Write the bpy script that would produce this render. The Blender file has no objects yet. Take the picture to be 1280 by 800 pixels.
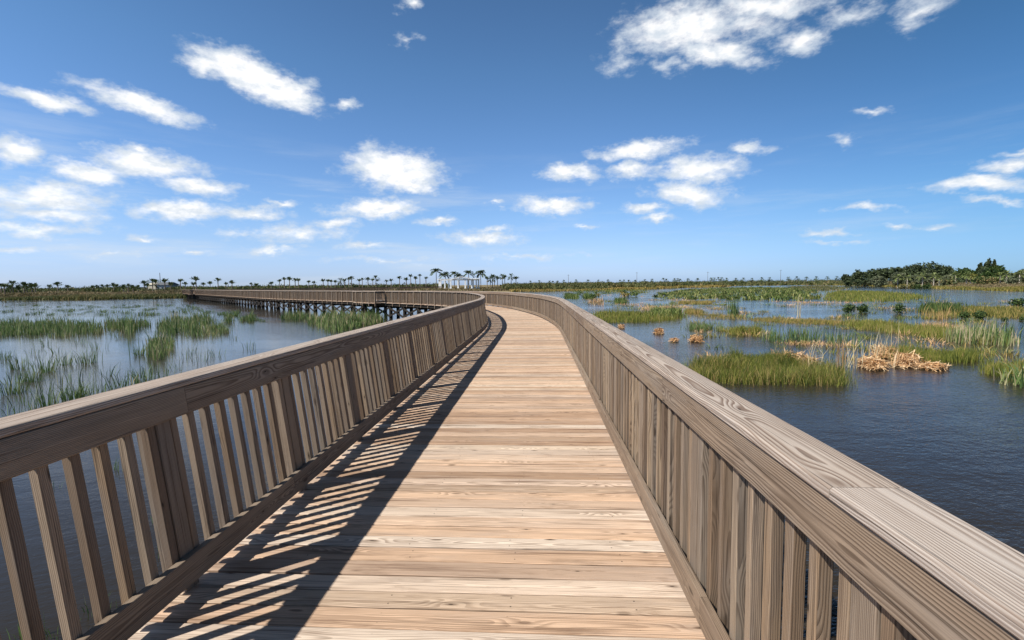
import bpy, math, random
import numpy as np
from mathutils import Matrix, Vector

SEED = 7
rng = np.random.default_rng(SEED)
random.seed(SEED)
PI = math.pi
sc = bpy.context.scene
col = sc.collection
WATER = 0.0
DECK = 1.5
EYE = 3.1
F = 600.0                      # focal length in photo pixels (1280 wide)

# ------------------------------------------------------------------ camera
cam_d = bpy.data.cameras.new('camera'); cam = bpy.data.objects.new('camera', cam_d)
col.objects.link(cam); sc.camera = cam
cam_d.sensor_width = 36.0; cam_d.lens = 36.0 * F / 1280.0
cam_d.clip_start = 0.05; cam_d.clip_end = 12000
CAMR = Matrix.Rotation(math.radians(90 - 4.22), 3, 'X') @ Matrix.Rotation(math.radians(-0.62), 3, 'Z')
cam.matrix_world = Matrix.Translation((0, 0, EYE)) @ CAMR.to_4x4()

def ray(x, y):
    d = CAMR @ Vector(((x - 640) / F, (400 - y) / F, -1.0))
    return d
def W(x, y, z=0.0):
    """where the sight line of photo point x, y meets the level z"""
    d = ray(x, y)
    t = (z - EYE) / d.z
    return np.array([d.x * t, d.y * t])
def at_depth(x, Y):
    d = ray(x, 355.0)
    return d.x / d.y * Y
def z_at(x, y, Y):
    d = ray(x, y)
    return EYE + d.z / d.y * Y

# ------------------------------------------------------------------ object helpers
def tag(o, label=None, cat=None, group=None, kind=None):
    if label: o['label'] = label
    if cat: o['category'] = cat
    if group: o['group'] = group
    if kind: o['kind'] = kind
    return o
def empty(name, loc=(0, 0, 0), parent=None):
    o = bpy.data.objects.new(name, None); col.objects.link(o); o.location = loc
    o.empty_display_size = 0.2
    if parent: o.parent = parent
    return o
def link(name, me, parent=None, loc=None):
    o = bpy.data.objects.new(name, me); col.objects.link(o)
    if parent: o.parent = parent
    if loc is not None: o.location = loc
    return o

class MB:
    """collects polygons with uv (metres, u along the grain) and one random number per face"""
    def __init__(s): s.v = []; s.f = []; s.uv = []; s.r = []
    def add(s, verts, faces, uvs, r):
        b = len(s.v); s.v.extend(verts)
        for f, u in zip(faces, uvs):
            s.f.append([i + b for i in f]); s.uv.extend(u); s.r.append(r)
    def build(s, name, mat, parent=None, loc=None, smooth=False):
        me = bpy.data.meshes.new(name); me.from_pydata([tuple(map(float, v)) for v in s.v], [], s.f)
        ul = me.uv_layers.new(name='UVMap')
        ul.data.foreach_set('uv', np.array(s.uv, dtype=np.float32).ravel())
        a = me.attributes.new('rnd', 'FLOAT', 'FACE'); a.data.foreach_set('value', np.array(s.r, dtype=np.float32))
        me.materials.append(mat)
        if smooth: me.shade_smooth()
        me.update()
        return link(name, me, parent, loc)

def box(mb, o, a, b, c, r=None):
    """box with corner o, grain along a, edges b and c (numpy 3-vectors)"""
    if r is None: r = random.random()
    o, a, b, c = (np.array(q, float) for q in (o, a, b, c))
    la, lb, lc = (np.linalg.norm(q) for q in (a, b, c))
    vs = [o, o + a, o + a + b, o + b, o + c, o + a + c, o + a + b + c, o + b + c]
    fs = [[0, 3, 2, 1], [4, 5, 6, 7], [0, 1, 5, 4], [3, 7, 6, 2], [0, 4, 7, 3], [1, 2, 6, 5]]
    u0 = 0.0
    uv = [[(0, 0), (0, lb), (la, lb), (la, 0)], [(0, lb + lc), (la, lb + lc), (la, lb * 2 + lc), (0, lb * 2 + lc)],
          [(0, 0), (la, 0), (la, -lc), (0, -lc)], [(0, lb), (0, lb + lc), (la, lb + lc), (la, lb)],
          [(0, 0), (0, lc), (.01, lc), (.01, 0)], [(la, 0), (la, lb), (la + .01, lb), (la + .01, 0)]]
    mb.add(vs, fs, uv, r)

def arr_mesh(name, V, polys, rnd, mat, smooth=False):
    """fast mesh from numpy: polys is a list of (n,k) index arrays, rnd the matching list of (n,) values"""
    me = bpy.data.meshes.new(name)
    V = np.asarray(V, np.float32)
    me.vertices.add(len(V)); me.vertices.foreach_set('co', V.ravel())
    tot = np.concatenate([np.full(len(p), p.shape[1], np.int32) for p in polys])
    idx = np.concatenate([p.astype(np.int32).ravel() for p in polys])
    start = np.concatenate([[0], np.cumsum(tot)[:-1]]).astype(np.int32)
    me.loops.add(len(idx)); me.loops.foreach_set('vertex_index', idx)
    me.polygons.add(len(tot)); me.polygons.foreach_set('loop_start', start); me.polygons.foreach_set('loop_total', tot)
    me.update(calc_edges=True)
    a = me.attributes.new('rnd', 'FLOAT', 'FACE'); a.data.foreach_set('value', np.concatenate(rnd).astype(np.float32))
    me.materials.append(mat)
    if smooth: me.shade_smooth()
    me.validate()
    return me

# ------------------------------------------------------------------ node helpers
class G:
    def __init__(s, tree): s.t = tree; s.n = tree.nodes; s.l = tree.links
    def node(s, typ, **kw):
        n = s.n.new(typ)
        for k, v in kw.items(): setattr(n, k, v)
        return n
    def put(s, sock, v):
        if isinstance(v, bpy.types.NodeSocket): s.l.new(v, sock)
        else:
            try: sock.default_value = v
            except Exception: sock.default_value = (*v, 1.0)
    def m(s, op, a, b=0.0, c=0.0, clamp=False):
        n = s.node('ShaderNodeMath', operation=op); n.use_clamp = clamp
        for i, v in enumerate((a, b, c)): s.put(n.inputs[i], v)
        return n.outputs[0]
    def vm(s, op, a, b=None):
        n = s.node('ShaderNodeVectorMath', operation=op)
        s.put(n.inputs[0], a)
        if b is not None: s.put(n.inputs[1], b)
        return n.outputs['Value'] if op in ('LENGTH', 'DOT_PRODUCT', 'DISTANCE') else n.outputs[0]
    def xyz(s, x=0.0, y=0.0, z=0.0):
        n = s.node('ShaderNodeCombineXYZ')
        for i, v in enumerate((x, y, z)): s.put(n.inputs[i], v)
        return n.outputs[0]
    def sep(s, v):
        n = s.node('ShaderNodeSeparateXYZ'); s.put(n.inputs[0], v); return n.outputs
    def noise(s, vec, scale=1.0, detail=2.0, rough=0.5, dim='3D'):
        n = s.node('ShaderNodeTexNoise', noise_dimensions=dim)
        s.put(n.inputs['Vector'], vec); n.inputs['Scale'].default_value = scale
        n.inputs['Detail'].default_value = detail; n.inputs['Roughness'].default_value = rough
        return n.outputs[0]
    def step(s, v, lo, hi, a=0.0, b=1.0, smooth=True):
        n = s.node('ShaderNodeMapRange'); n.interpolation_type = 'SMOOTHSTEP' if smooth else 'LINEAR'
        s.put(n.inputs['Value'], v); s.put(n.inputs['From Min'], lo); s.put(n.inputs['From Max'], hi)
        s.put(n.inputs['To Min'], a); s.put(n.inputs['To Max'], b)
        return n.outputs[0]
    def mix(s, f, a, b, blend='MIX'):
        n = s.node('ShaderNodeMix', data_type='RGBA', blend_type=blend)
        s.put(n.inputs[0], f); s.put(n.inputs[6], a); s.put(n.inputs[7], b)
        return n.outputs[2]
    def ramp(s, f, stops, interp='LINEAR'):
        n = s.node('ShaderNodeValToRGB'); cr = n.color_ramp; cr.interpolation = interp
        while len(cr.elements) < len(stops): cr.elements.new(0.5)
        for e, (p, c) in zip(cr.elements, stops): e.position = p; e.color = (*c, 1)
        s.put(n.inputs[0], f); return n.outputs[0]
    def attr(s, name): return s.node('ShaderNodeAttribute', attribute_name=name).outputs['Fac']

def new_mat(name):
    m = bpy.data.materials.new(name); m.use_nodes = True
    g = G(m.node_tree); b = m.node_tree.nodes['Principled BSDF']
    return m, g, b

# ------------------------------------------------------------------ materials
def wood(name, tones, dark, ring=0.009, ring_s=0.45, grey=(.30, .28, .26), grey_amt=.5, crack_s=.6, nails=False, rough=.8,
         bump=.5, knots=1.0, streak=.6):
    m, g, b = new_mat(name)
    uv = g.node('ShaderNodeUVMap', uv_map='UVMap').outputs[0]
    oi = g.node('ShaderNodeObjectInfo').outputs['Random']
    R = g.m('FRACT', g.m('ADD', g.attr('rnd'), g.m('MULTIPLY', oi, 7.31)))
    R2 = g.m('FRACT', g.m('MULTIPLY', R, 17.17)); R3 = g.m('FRACT', g.m('MULTIPLY', R, 53.7))
    u, v, _ = g.sep(uv)
    uu = g.m('ADD', u, g.m('MULTIPLY', R, 173.0))
    vv = g.m('ADD', v, g.m('MULTIPLY', R2, 31.0))
    # knots
    vo = g.node('ShaderNodeTexVoronoi', voronoi_dimensions='2D', feature='F1')
    vo.inputs['Scale'].default_value = 1.0
    g.put(vo.inputs['Vector'], g.xyz(g.m('MULTIPLY', uu, 1.7), g.m('MULTIPLY', vv, 6.0), 0.0))
    kd = vo.outputs['Distance']
    kr = g.sep(vo.outputs['Color'])[0]
    kon = g.step(kr, .35, .4)
    k_far = g.m('MULTIPLY', g.step(kd, .33, .0), kon)
    k_core = g.m('MULTIPLY', g.step(kd, .085, .03), kon)
    k_hole = g.m('MULTIPLY', g.step(kd, .03, .012), g.step(kr, .72, .74))
    # growth rings cut by the board: distance from a pith line that wanders
    wob = g.m('SUBTRACT', g.noise(g.xyz(g.m('MULTIPLY', uu, .95), g.m('MULTIPLY', vv, 3.2), R), 1.0, 2.0, .5), .5)
    dep = g.m('ADD', g.m('ADD', g.m('MULTIPLY', R3, .05), g.m('MULTIPLY', wob, g.step(R3, .2, 1.0, .035, .12, False))), g.m('MULTIPLY', k_far, .022 * knots))
    dep = g.m('ADD', dep, g.m('MULTIPLY', g.m('SUBTRACT', R2, .5), g.m('MULTIPLY', u, .012)))
    wob2 = g.m('SUBTRACT', g.noise(g.xyz(g.m('MULTIPLY', uu, 1.7), g.m('MULTIPLY', vv, 5.0), R3), 1.0, 2.5, .5), .5)
    vc = g.m('ADD', g.m('ADD', v, g.m('MULTIPLY', g.m('SUBTRACT', R, .5), .07)), g.m('MULTIPLY', wob2, .045))
    rr = g.m('SQRT', g.m('ADD', g.m('MULTIPLY', vc, vc), g.m('MULTIPLY', dep, dep)))
    strk0 = g.noise(g.xyz(g.m('MULTIPLY', uu, 2.2), g.m('MULTIPLY', vv, 14.0), R3), 1.0, 3.0, .6)
    fr = g.m('FRACT', g.m('DIVIDE', rr, ring))
    late = g.m('MULTIPLY', g.step(fr, .25, .8), g.step(fr, 1.0, .93))
    fib = g.noise(g.xyz(g.m('MULTIPLY', uu, 5.0), g.m('MULTIPLY', vv, 320.0), R), 1.0, 3.0, .6)
    fib2 = g.noise(g.xyz(g.m('MULTIPLY', uu, 1.0), g.m('MULTIPLY', vv, 85.0), R2), 1.0, 3.0, .62)
    stain = g.noise(g.xyz(g.m('MULTIPLY', uu, 1.3), g.m('MULTIPLY', vv, 9.0), R), 1.0, 3.0, .6)
    big = g.noise(g.xyz(g.m('MULTIPLY', uu, .5), g.m('MULTIPLY', vv, 2.0), R3), 1.0, 2.0, .5)
    crk = g.m('MULTIPLY', g.step(fib2, .60, .67), crack_s)
    base = g.ramp(R, [(i / (len(tones) - 1), c) for i, c in enumerate(tones)])
    c = g.mix(g.m('MULTIPLY', g.step(stain, .42, .72), grey_amt), base, grey)
    c = g.mix(g.m('MULTIPLY', g.step(big, .5, .75), .35), c, tones[0])
    strk = g.noise(g.xyz(g.m('MULTIPLY', uu, .9), g.m('MULTIPLY', vv, 22.0), R2), 1.0, 4.0, .65)
    c = g.mix(g.m('MULTIPLY', g.step(strk, .50, .72), streak), c, g.mix(.75, c, dark))
    blot = g.noise(g.xyz(g.m('MULTIPLY', uu, 2.4), g.m('MULTIPLY', vv, 12.0), R2), 1.0, 4.0, .7)
    c = g.mix(g.m('MULTIPLY', g.step(blot, .54, .70), streak * .55), c, g.mix(.62, c, dark))
    rs = g.m('MULTIPLY', g.m('MULTIPLY', late, g.step(strk0, .25, .6, .5, 1.0)), g.m('MULTIPLY', g.step(R2, 0, 1, .7, 1.0, False), ring_s))
    c = g.mix(rs, c, dark)
    c = g.mix(g.m('MULTIPLY', g.step(fib, .3, .75), .55), c, g.mix(.5, c, dark))
    c = g.mix(crk, c, tuple(q * .35 for q in dark))
    c = g.mix(g.m('MULTIPLY', k_core, g.step(R3, .2, .8, .25, .75)), c, tuple(q * .6 for q in dark))
    c = g.mix(k_hole, c, (.02, .015, .01))
    h = g.m('ADD', g.m('MULTIPLY', late, .35), g.m('MULTIPLY', fib, .5))
    h = g.m('SUBTRACT', h, g.m('MULTIPLY', crk, .9))
    if nails:
        # pairs of nail heads over the joists, 0.6 m apart along the board
        nu = g.m('SUBTRACT', g.m('FRACT', g.m('DIVIDE', g.m('ADD', u, .3), .62)), .5)
        nu = g.m('MULTIPLY', g.m('ADD', nu, g.m('MULTIPLY', g.m('SUBTRACT', R3, .5), .13)), .62)
        nv = g.m('SUBTRACT', g.m('ABSOLUTE', v), .037)
        nd = g.m('SQRT', g.m('ADD', g.m('MULTIPLY', nu, nu), g.m('MULTIPLY', nv, nv)))
        nail = g.m('MULTIPLY', g.step(nd, .0055, .003), g.step(R2, .3, .7, .15, .9))
        c = g.mix(nail, c, (.06, .045, .035)); h = g.m('SUBTRACT', h, g.m('MULTIPLY', nail, 1.0))
    g.put(b.inputs['Base Color'], c)
    g.put(b.inputs['Roughness'], rough); b.inputs['Specular IOR Level'].default_value = .25
    bp = g.node('ShaderNodeBump'); bp.inputs['Strength'].default_value = bump; bp.inputs['Distance'].default_value = .003
    g.put(bp.inputs['Height'], h); g.l.new(bp.outputs[0], b.inputs['Normal'])
    return m

M = {}
M['deck'] = wood('weathered_deck_pine', [(0.452, 0.302, 0.206), (0.778, 0.542, 0.371), (0.879, 0.643, 0.462), (0.522, 0.387, 0.292), (0.829, 0.695, 0.564), (0.816, 0.573, 0.398), (0.462, 0.313, 0.21), (0.88, 0.718, 0.55), (0.754, 0.579, 0.448)],
                 (.14, .078, .045), ring=.009, ring_s=.55, grey=(.47, .385, .32), grey_amt=.45, nails=True, bump=.6, streak=1.0, crack_s=.42)
M['rail'] = wood('weathered_rail_pine', [(.25, .18, .125), (.30, .22, .155), (.37, .29, .215), (.28, .225, .175), (.33, .245, .17)],
                 (.07, .043, .027), ring=.0068, ring_s=.75, grey=(.30, .26, .22), grey_amt=.5, bump=.7)
M['cap'] = wood('weathered_cap_pine', [(.48, .40, .33), (.53, .45, .385), (.43, .355, .29), (.56, .49, .43)],
                (.14, .085, .055), ring=.008, ring_s=.8, grey=(.56, .51, .46), grey_amt=.6, bump=.8)
M['baluster'] = wood('weathered_baluster_pine', [(.30, .215, .14), (.21, .15, .105), (.47, .35, .235), (.27, .225, .18), (.37, .26, .165), (.16, .11, .075), (.42, .32, .23), (.25, .20, .155)],
                     (.075, .047, .03), ring=.007, ring_s=.65, grey=(.25, .215, .185), grey_amt=.55, bump=.6)
M['pile'] = wood('dark_treated_timber', [(.032, .025, .019), (.045, .034, .025), (.026, .022, .018)], (.014, .011, .008), ring=.012,
                 ring_s=.4, grey=(.034, .031, .028), grey_amt=.5, rough=.85)

def plant(name, stops, trans=.28, rough=.6, patchy=.35, scale=.8):
    """leaf colour from the leaf's own random number and slow patches over the ground"""
    m, g, b = new_mat(name)
    R = g.attr('rnd')
    P = g.node('ShaderNodeNewGeometry').outputs['Position']
    n = g.m('SUBTRACT', g.noise(P, scale, 2.0, .6), .5)
    f = g.m('ADD', R, g.m('MULTIPLY', n, patchy * 2), clamp=True)
    c = g.ramp(f, stops)
    g.put(b.inputs['Base Color'], c); b.inputs['Roughness'].default_value = rough
    b.inputs['Specular IOR Level'].default_value = .25
    tr = g.node('ShaderNodeBsdfTranslucent'); g.put(tr.inputs['Color'], c)
    mx = g.node('ShaderNodeMixShader'); mx.inputs[0].default_value = trans
    g.l.new(b.outputs[0], mx.inputs[1]); g.l.new(tr.outputs[0], mx.inputs[2])
    g.l.new(mx.outputs[0], m.node_tree.nodes['Material Output'].inputs['Surface'])
    return m
M['reed'] = plant('reed_leaf', [(0, (.045, .085, .03)), (.35, (.105, .175, .055)), (.62, (.20, .285, .085)), (.82, (.33, .33, .15)), (1, (.52, .43, .27))])
M['sedge'] = plant('sedge_leaf', [(0, (.07, .10, .02)), (.35, (.17, .20, .035)), (.7, (.30, .30, .06)), (.9, (.40, .33, .10)), (1, (.48, .33, .15))], scale=.9)
M['gold'] = plant('gold_sedge_leaf', [(0, (.10, .12, .03)), (.35, (.24, .22, .05)), (.7, (.40, .30, .09)), (1, (.56, .36, .16))], scale=.6)
M['leafy'] = plant('broad_marsh_leaf', [(0, (.04, .07, .02)), (.45, (.11, .165, .04)), (.8, (.22, .27, .07)), (1, (.36, .34, .13))], scale=.35)
M['dead'] = plant('dead_reed_straw', [(0, (.36, .20, .09)), (.35, (.58, .35, .17)), (.7, (.72, .47, .25)), (1, (.80, .62, .40))], trans=.12, scale=1.5)
M['straw'] = plant('pale_dead_stalk', [(0, (.38, .27, .14)), (.5, (.58, .47, .24)), (1, (.66, .58, .40))], trans=.12)
M['bush'] = plant('shrub_leaf', [(0, (.02, .045, .015)), (.5, (.05, .09, .025)), (.85, (.10, .15, .04)), (1, (.16, .20, .06))], scale=.5)
M['oak'] = plant('hammock_leaf', [(0, (.028, .042, .022)), (.5, (.058, .08, .036)), (.85, (.10, .13, .055)), (1, (.15, .175, .075))], trans=.15, scale=.25)
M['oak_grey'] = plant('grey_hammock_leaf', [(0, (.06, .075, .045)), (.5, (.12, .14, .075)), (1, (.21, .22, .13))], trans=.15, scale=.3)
M['palm'] = plant('palm_leaf', [(0, (.03, .05, .022)), (.5, (.06, .10, .035)), (1, (.15, .19, .08))], trans=.2)
M['palm_light'] = plant('bright_palm_leaf', [(0, (.10, .14, .045)), (.5, (.17, .22, .07)), (1, (.34, .36, .14))], trans=.2)
M['palm_gold'] = plant('yellow_palm_leaf', [(0, (.30, .27, .06)), (.5, (.45, .40, .10)), (1, (.5, .5, .2))], trans=.2)
M['scrub'] = plant('scrub_leaf', [(0, (.07, .07, .03)), (.3, (.15, .13, .06)), (.6, (.25, .19, .10)), (.85, (.34, .25, .14)), (1, (.16, .19, .06))], patchy=.6, scale=.045)
M['scrub_green'] = plant('green_scrub_leaf', [(0, (.045, .065, .022)), (.4, (.10, .12, .04)), (.75, (.19, .18, .07)), (1, (.36, .27, .13))], patchy=.55, scale=.05)

def simple(name, c, rough=.7, var=.25, scale=3.0):
    m, g, b = new_mat(name)
    P = g.node('ShaderNodeTexCoord').outputs['Object']
    n = g.noise(P, scale, 4.0, .6)
    g.put(b.inputs['Base Color'], g.mix(n, tuple(q * (1 - var) for q in c), tuple(min(1, q * (1 + var)) for q in c)))
    b.inputs['Roughness'].default_value = rough
    return m
M['trunk'] = simple('palm_trunk_bark', (.22, .17, .13), .9, .4, 4)
M['trunk_pale'] = simple('pale_palm_trunk_bark', (.40, .35, .29), .9, .3, 4)
M['bark'] = simple('grey_tree_bark', (.16, .13, .105), .9, .4, 2)
M['white'] = simple('white_painted_timber', (.86, .86, .84), .5, .02, 1)
M['cream'] = simple('cream_stucco', (.58, .52, .40), .8, .1, .4)
M['greywall'] = simple('grey_siding', (.30, .32, .33), .8, .15, .4)
M['roof'] = simple('dark_shingle_roof', (.10, .11, .12), .8, .2, 1)
M['glass'] = simple('window_glass', (.03, .04, .05), .1, .1, 1)
M['pole'] = simple('grey_pole_timber', (.16, .15, .14), .9, .2, 1)
M['feather'] = simple('grey_brown_feathers', (.09, .075, .06), .8, .3, 30)

# water
def water_mat():
    m, g, b = new_mat('rippled_marsh_water')
    P = g.node('ShaderNodeNewGeometry').outputs['Position']
    x, y, z = g.sep(P)
    b.inputs['Roughness'].default_value = .06; b.inputs['IOR'].default_value = 1.33; b.inputs['Specular IOR Level'].default_value = .32; b.inputs['Specular Tint'].default_value = (1.0, .82, .62, 1.0)
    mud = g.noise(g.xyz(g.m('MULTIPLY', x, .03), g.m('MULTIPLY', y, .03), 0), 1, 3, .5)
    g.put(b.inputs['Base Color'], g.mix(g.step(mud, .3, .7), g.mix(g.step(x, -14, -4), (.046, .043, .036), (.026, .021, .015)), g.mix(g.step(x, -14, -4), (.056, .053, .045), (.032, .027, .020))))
    rot = g.xyz(g.m('ADD', g.m('MULTIPLY', x, .9), g.m('MULTIPLY', y, .3)), g.m('SUBTRACT', g.m('MULTIPLY', y, 1.5), g.m('MULTIPLY', x, .5)), 0)
    n1 = g.noise(rot, 5.5, 3.0, .6); n2 = g.noise(rot, 17.0, 2.0, .5); n3 = g.noise(rot, 1.0, 2.0, .5)
    # wind patches: calmer and rougher areas
    gust = g.noise(g.xyz(g.m('MULTIPLY', x, .035), g.m('MULTIPLY', y, .09), 3.0), 1.0, 3.0, .55)
    amp = g.m('MULTIPLY', g.step(gust, .38, .62, .45, 1.15), g.step(x, -3.0, 2.0, .17, .6))
    h = g.m('ADD', g.m('ADD', g.m('MULTIPLY', n1, 1.0), g.m('MULTIPLY', n2, .25)), g.m('MULTIPLY', n3, 1.6))
    h = g.m('MULTIPLY', h, amp)
    bp = g.node('ShaderNodeBump'); bp.inputs['Strength'].default_value = 1.0; bp.inputs['Distance'].default_value = .042
    g.put(bp.inputs['Height'], h); g.l.new(bp.outputs[0], b.inputs['Normal'])
    return m
M['water'] = water_mat()

def ground_mat():
    m, g, b = new_mat('marsh_soil_and_dry_grass')
    P = g.node('ShaderNodeNewGeometry').outputs['Position']
    n1 = g.noise(P, .03, 4, .6); n2 = g.noise(P, .25, 4, .65); n3 = g.noise(P, 1.5, 3, .6)
    c = g.ramp(n1, [(.3, (.16, .14, .06)), (.45, (.24, .18, .10)), (.55, (.20, .17, .08)), (.66, (.40, .31, .20))])
    c = g.mix(g.step(n2, .4, .65, 0, .6), c, (.12, .11, .045))
    c = g.mix(g.step(n3, .4, .7, 0, .4), c, (.30, .22, .13))
    g.put(b.inputs['Base Color'], c); b.inputs['Roughness'].default_value = .95
    b.inputs['Specular IOR Level'].default_value = .1
    return m
M['ground'] = ground_mat()

# ------------------------------------------------------------------ terrain and water
_sh = [(0, 143), (100, 145), (180, 147), (226, 152), (300, 188), (400, 200), (500, 206), (600, 210), (690, 213), (800, 240), (850, 300),
       (905, 320), (915, 420), (1000, 420), (1055, 345), (1075, 300), (1120, 240), (1160, 190), (1200, 150), (1240, 133), (1280, 122)]
_az = [math.atan((x - 640) / F) for x, Z in _sh]; _R = [Z / math.cos(a) for a, (x, Z) in zip(_az, _sh)]
_az = [-PI, -2.0, -1.2] + _az + [1.2, 2.0, PI]; _R = [220, 240, 200] + _R + [190, 240, 220]
def shore_r(a): return float(np.interp(a, _az, _R)) + 2.5 * math.sin(a * 37) + 1.3 * math.sin(a * 91 + 1)
_prof = [(-1e9, -.8), (-25, -.7), (-4, -.25), (0, 0.02), (3, .30), (12, .75), (40, 1.25), (150, 1.5), (1e9, 1.5)]
def land_z(x, y):
    a = math.atan2(x, y); r = math.hypot(x, y)
    return float(np.interp(r - shore_r(a), [p[0] for p in _prof], [p[1] for p in _prof]))
def build_terrain():
    A = np.linspace(-PI, PI, 721); D = [-1e9, -60, -25, -4, 0, 3, 7, 12, 25, 40, 80, 150, 400, 1200, 9000]
    V = []; Q = []
    nr = len(D)
    for a in A[:-1]:
        R = shore_r(a)
        for d in D:
            r = max(0.5, R + d) if d > -1e8 else 0.5
            z = float(np.interp(r - R, [p[0] for p in _prof], [p[1] for p in _prof]))
            V.append((r * math.sin(a), r * math.cos(a), z))
    n = len(A) - 1
    for i in range(n):
        j = (i + 1) % n
        for k in range(nr - 1):
            Q.append((i * nr + k, i * nr + k + 1, j * nr + k + 1, j * nr + k))
    V.append((0, 0, -.8)); c = len(V) - 1
    T = [(c, i * nr, ((i + 1) % n) * nr) for i in range(n)]
    me = arr_mesh('ground', np.array(V), [np.array(Q), np.array(T)], [np.zeros(len(Q)), np.zeros(len(T))], M['ground'], True)
    tag(link('ground', me), kind='structure')
build_terrain()
wm = bpy.data.meshes.new('water'); S = 520.0
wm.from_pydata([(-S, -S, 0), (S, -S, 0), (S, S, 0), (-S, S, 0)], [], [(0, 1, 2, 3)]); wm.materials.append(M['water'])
tag(link('water', wm), kind='structure')

# ------------------------------------------------------------------ the path of the boardwalk
HD = math.radians(3.15)
fwd = np.array([math.sin(HD), math.cos(HD)]); rgt = np.array([math.cos(HD), -math.sin(HD)])
c0 = -0.55 * rgt
ctrl = [c0 + fwd * t for t in (-9, -6, -3, 0, 3, 6, 9, 12, 14.5)] + [np.array(p) for p in
        [(.36, 17.5), (.25, 20.8), (-.0, 24), (-.5, 27.2), (-1.15, 30.6), (-2.1, 34), (-3.75, 37.9), (-6.9, 42.3), (-11.4, 47), (-21.5, 57), (-32.5, 68),
         (-48, 86.5), (-66, 108), (-84, 129.5), (-99, 147.5), (-106, 159), (-105, 172), (-97, 185), (-80, 202), (-58, 220), (-34, 238)]]
def catmull(P, n=40):
    P = [2 * P[0] - P[1]] + list(P) + [2 * P[-1] - P[-2]]; out = []
    for i in range(1, len(P) - 2):
        p0, p1, p2, p3 = P[i - 1:i + 3]
        d = [max(np.linalg.norm(b - a) ** .5, 1e-6) for a, b in ((p0, p1), (p1, p2), (p2, p3))]
        m1 = (p1 - p0) / d[0] - (p2 - p0) / (d[0] + d[1]) + (p2 - p1) / d[1]
        m2 = (p2 - p1) / d[1] - (p3 - p1) / (d[1] + d[2]) + (p3 - p2) / d[2]
        m1 *= d[1]; m2 *= d[1]
        for k in range(n):
            t = k / n; out.append((2 * t**3 - 3 * t**2 + 1) * p1 + (t**3 - 2 * t**2 + t) * m1 + (-2 * t**3 + 3 * t**2) * p2 + (t**3 - t**2) * m2)
    out.append(P[-2]); return np.array(out)
def resample(P, ds):
    L = np.concatenate([[0], np.cumsum(np.linalg.norm(np.diff(P, axis=0), axis=1))])
    n = int(L[-1] / ds) + 1; t = np.linspace(0, L[-1], n)
    return np.stack([np.interp(t, L, P[:, 0]), np.interp(t, L, P[:, 1])], 1)
raw = resample(catmull(ctrl), .25)
ker = np.exp(-np.linspace(-2.5, 2.5, 21)**2 / 2); ker /= ker.sum()
pad = 10
ext = np.concatenate([raw[0] + (raw[1] - raw[0]) * np.arange(-pad, 0)[:, None], raw, raw[-1] + (raw[-1] - raw[-2]) * np.arange(1, pad + 1)[:, None]])
PATH = np.stack([np.convolve(ext[:, i], ker, 'valid') for i in (0, 1)], 1)

class Line:
    def __init__(s, P, side=1):
        s.P = np.array(P, float); d = np.diff(s.P, axis=0); l = np.linalg.norm(d, axis=1)
        s.t = np.concatenate([[0], np.cumsum(l)]); s.len = s.t[-1]
        d = d / l[:, None]; n = np.stack([d[:, 1], -d[:, 0]], 1) * side     # outward normal per piece
        s.d = d; s.n = n
        nn = np.concatenate([n[:1], n[:-1] + n[1:], n[-1:]]); nn[1:-1] /= np.maximum(np.linalg.norm(nn[1:-1], axis=1), 1e-6)[:, None]
        c = np.concatenate([[1], (nn[1:-1] * n[1:]).sum(1), [1]])
        s.m = nn / np.maximum(c, .35)[:, None]
    def at(s, t):
        i = int(np.clip(np.searchsorted(s.t, t, 'right') - 1, 0, len(s.t) - 2)); f = (t - s.t[i]) / (s.t[i + 1] - s.t[i])
        return s.P[i] * (1 - f) + s.P[i + 1] * f, s.m[i] * (1 - f) + s.m[i + 1] * f, s.d[i]
PL = Line(PATH)
# distance along the path at the camera
S0 = PL.t[np.argmin(np.hypot(*(PATH - c0).T))]
HALF = 1.27

def sweep(mb, line, t0, t1, sec, lean=lambda t: 0.0, r=None):
    """rectangular (or chamfered) board section [(outward, z)] carried along the line from t0 to t1"""
    if r is None: r = random.random()
    ts = [t0] + [t for t in line.t if t0 + .02 < t < t1 - .02] + [t1]
    n = len(sec); per = np.concatenate([[0], np.cumsum([math.dist(sec[i], sec[(i + 1) % n]) for i in range(n)])])
    wide = [(per[i] + per[i + 1]) / 2 for i in range(n) if per[i + 1] - per[i] > .08] or [0.0]
    off = [min(wide, key=lambda c: min(abs((per[i] + per[i + 1]) / 2 - c), 9)) for i in range(n)]
    V = []
    for t in ts:
        p, m, _ = line.at(t); le = lean(t)
        for o, z in sec:
            q = p + m * (o + le * z); V.append((q[0], q[1], DECK + z))
    Fc = []; U = []
    flip = np.cross(line.d[0], line.n[0]) > 0
    for k in range(len(ts) - 1):
        for i in range(n):
            j = (i + 1) % n; a, b_, c, d = k * n + i, k * n + j, (k + 1) * n + j, (k + 1) * n + i
            Fc.append([a, d, c, b_] if flip else [a, b_, c, d])
            v0, v1 = per[i] - off[i], per[i + 1] - off[i]; q = [(ts[k], v0), (ts[k], v1), (ts[k + 1], v1), (ts[k + 1], v0)]
            U.append([q[0], q[3], q[2], q[1]] if flip else q)
    e0 = list(range(n)); e1 = [(len(ts) - 1) * n + i for i in range(n)]
    Fc += [e0[::-1], e1]; U += [[(0, 0)] * n, [(0, 0)] * n]
    mb.add(V, Fc, U, r)

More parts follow.
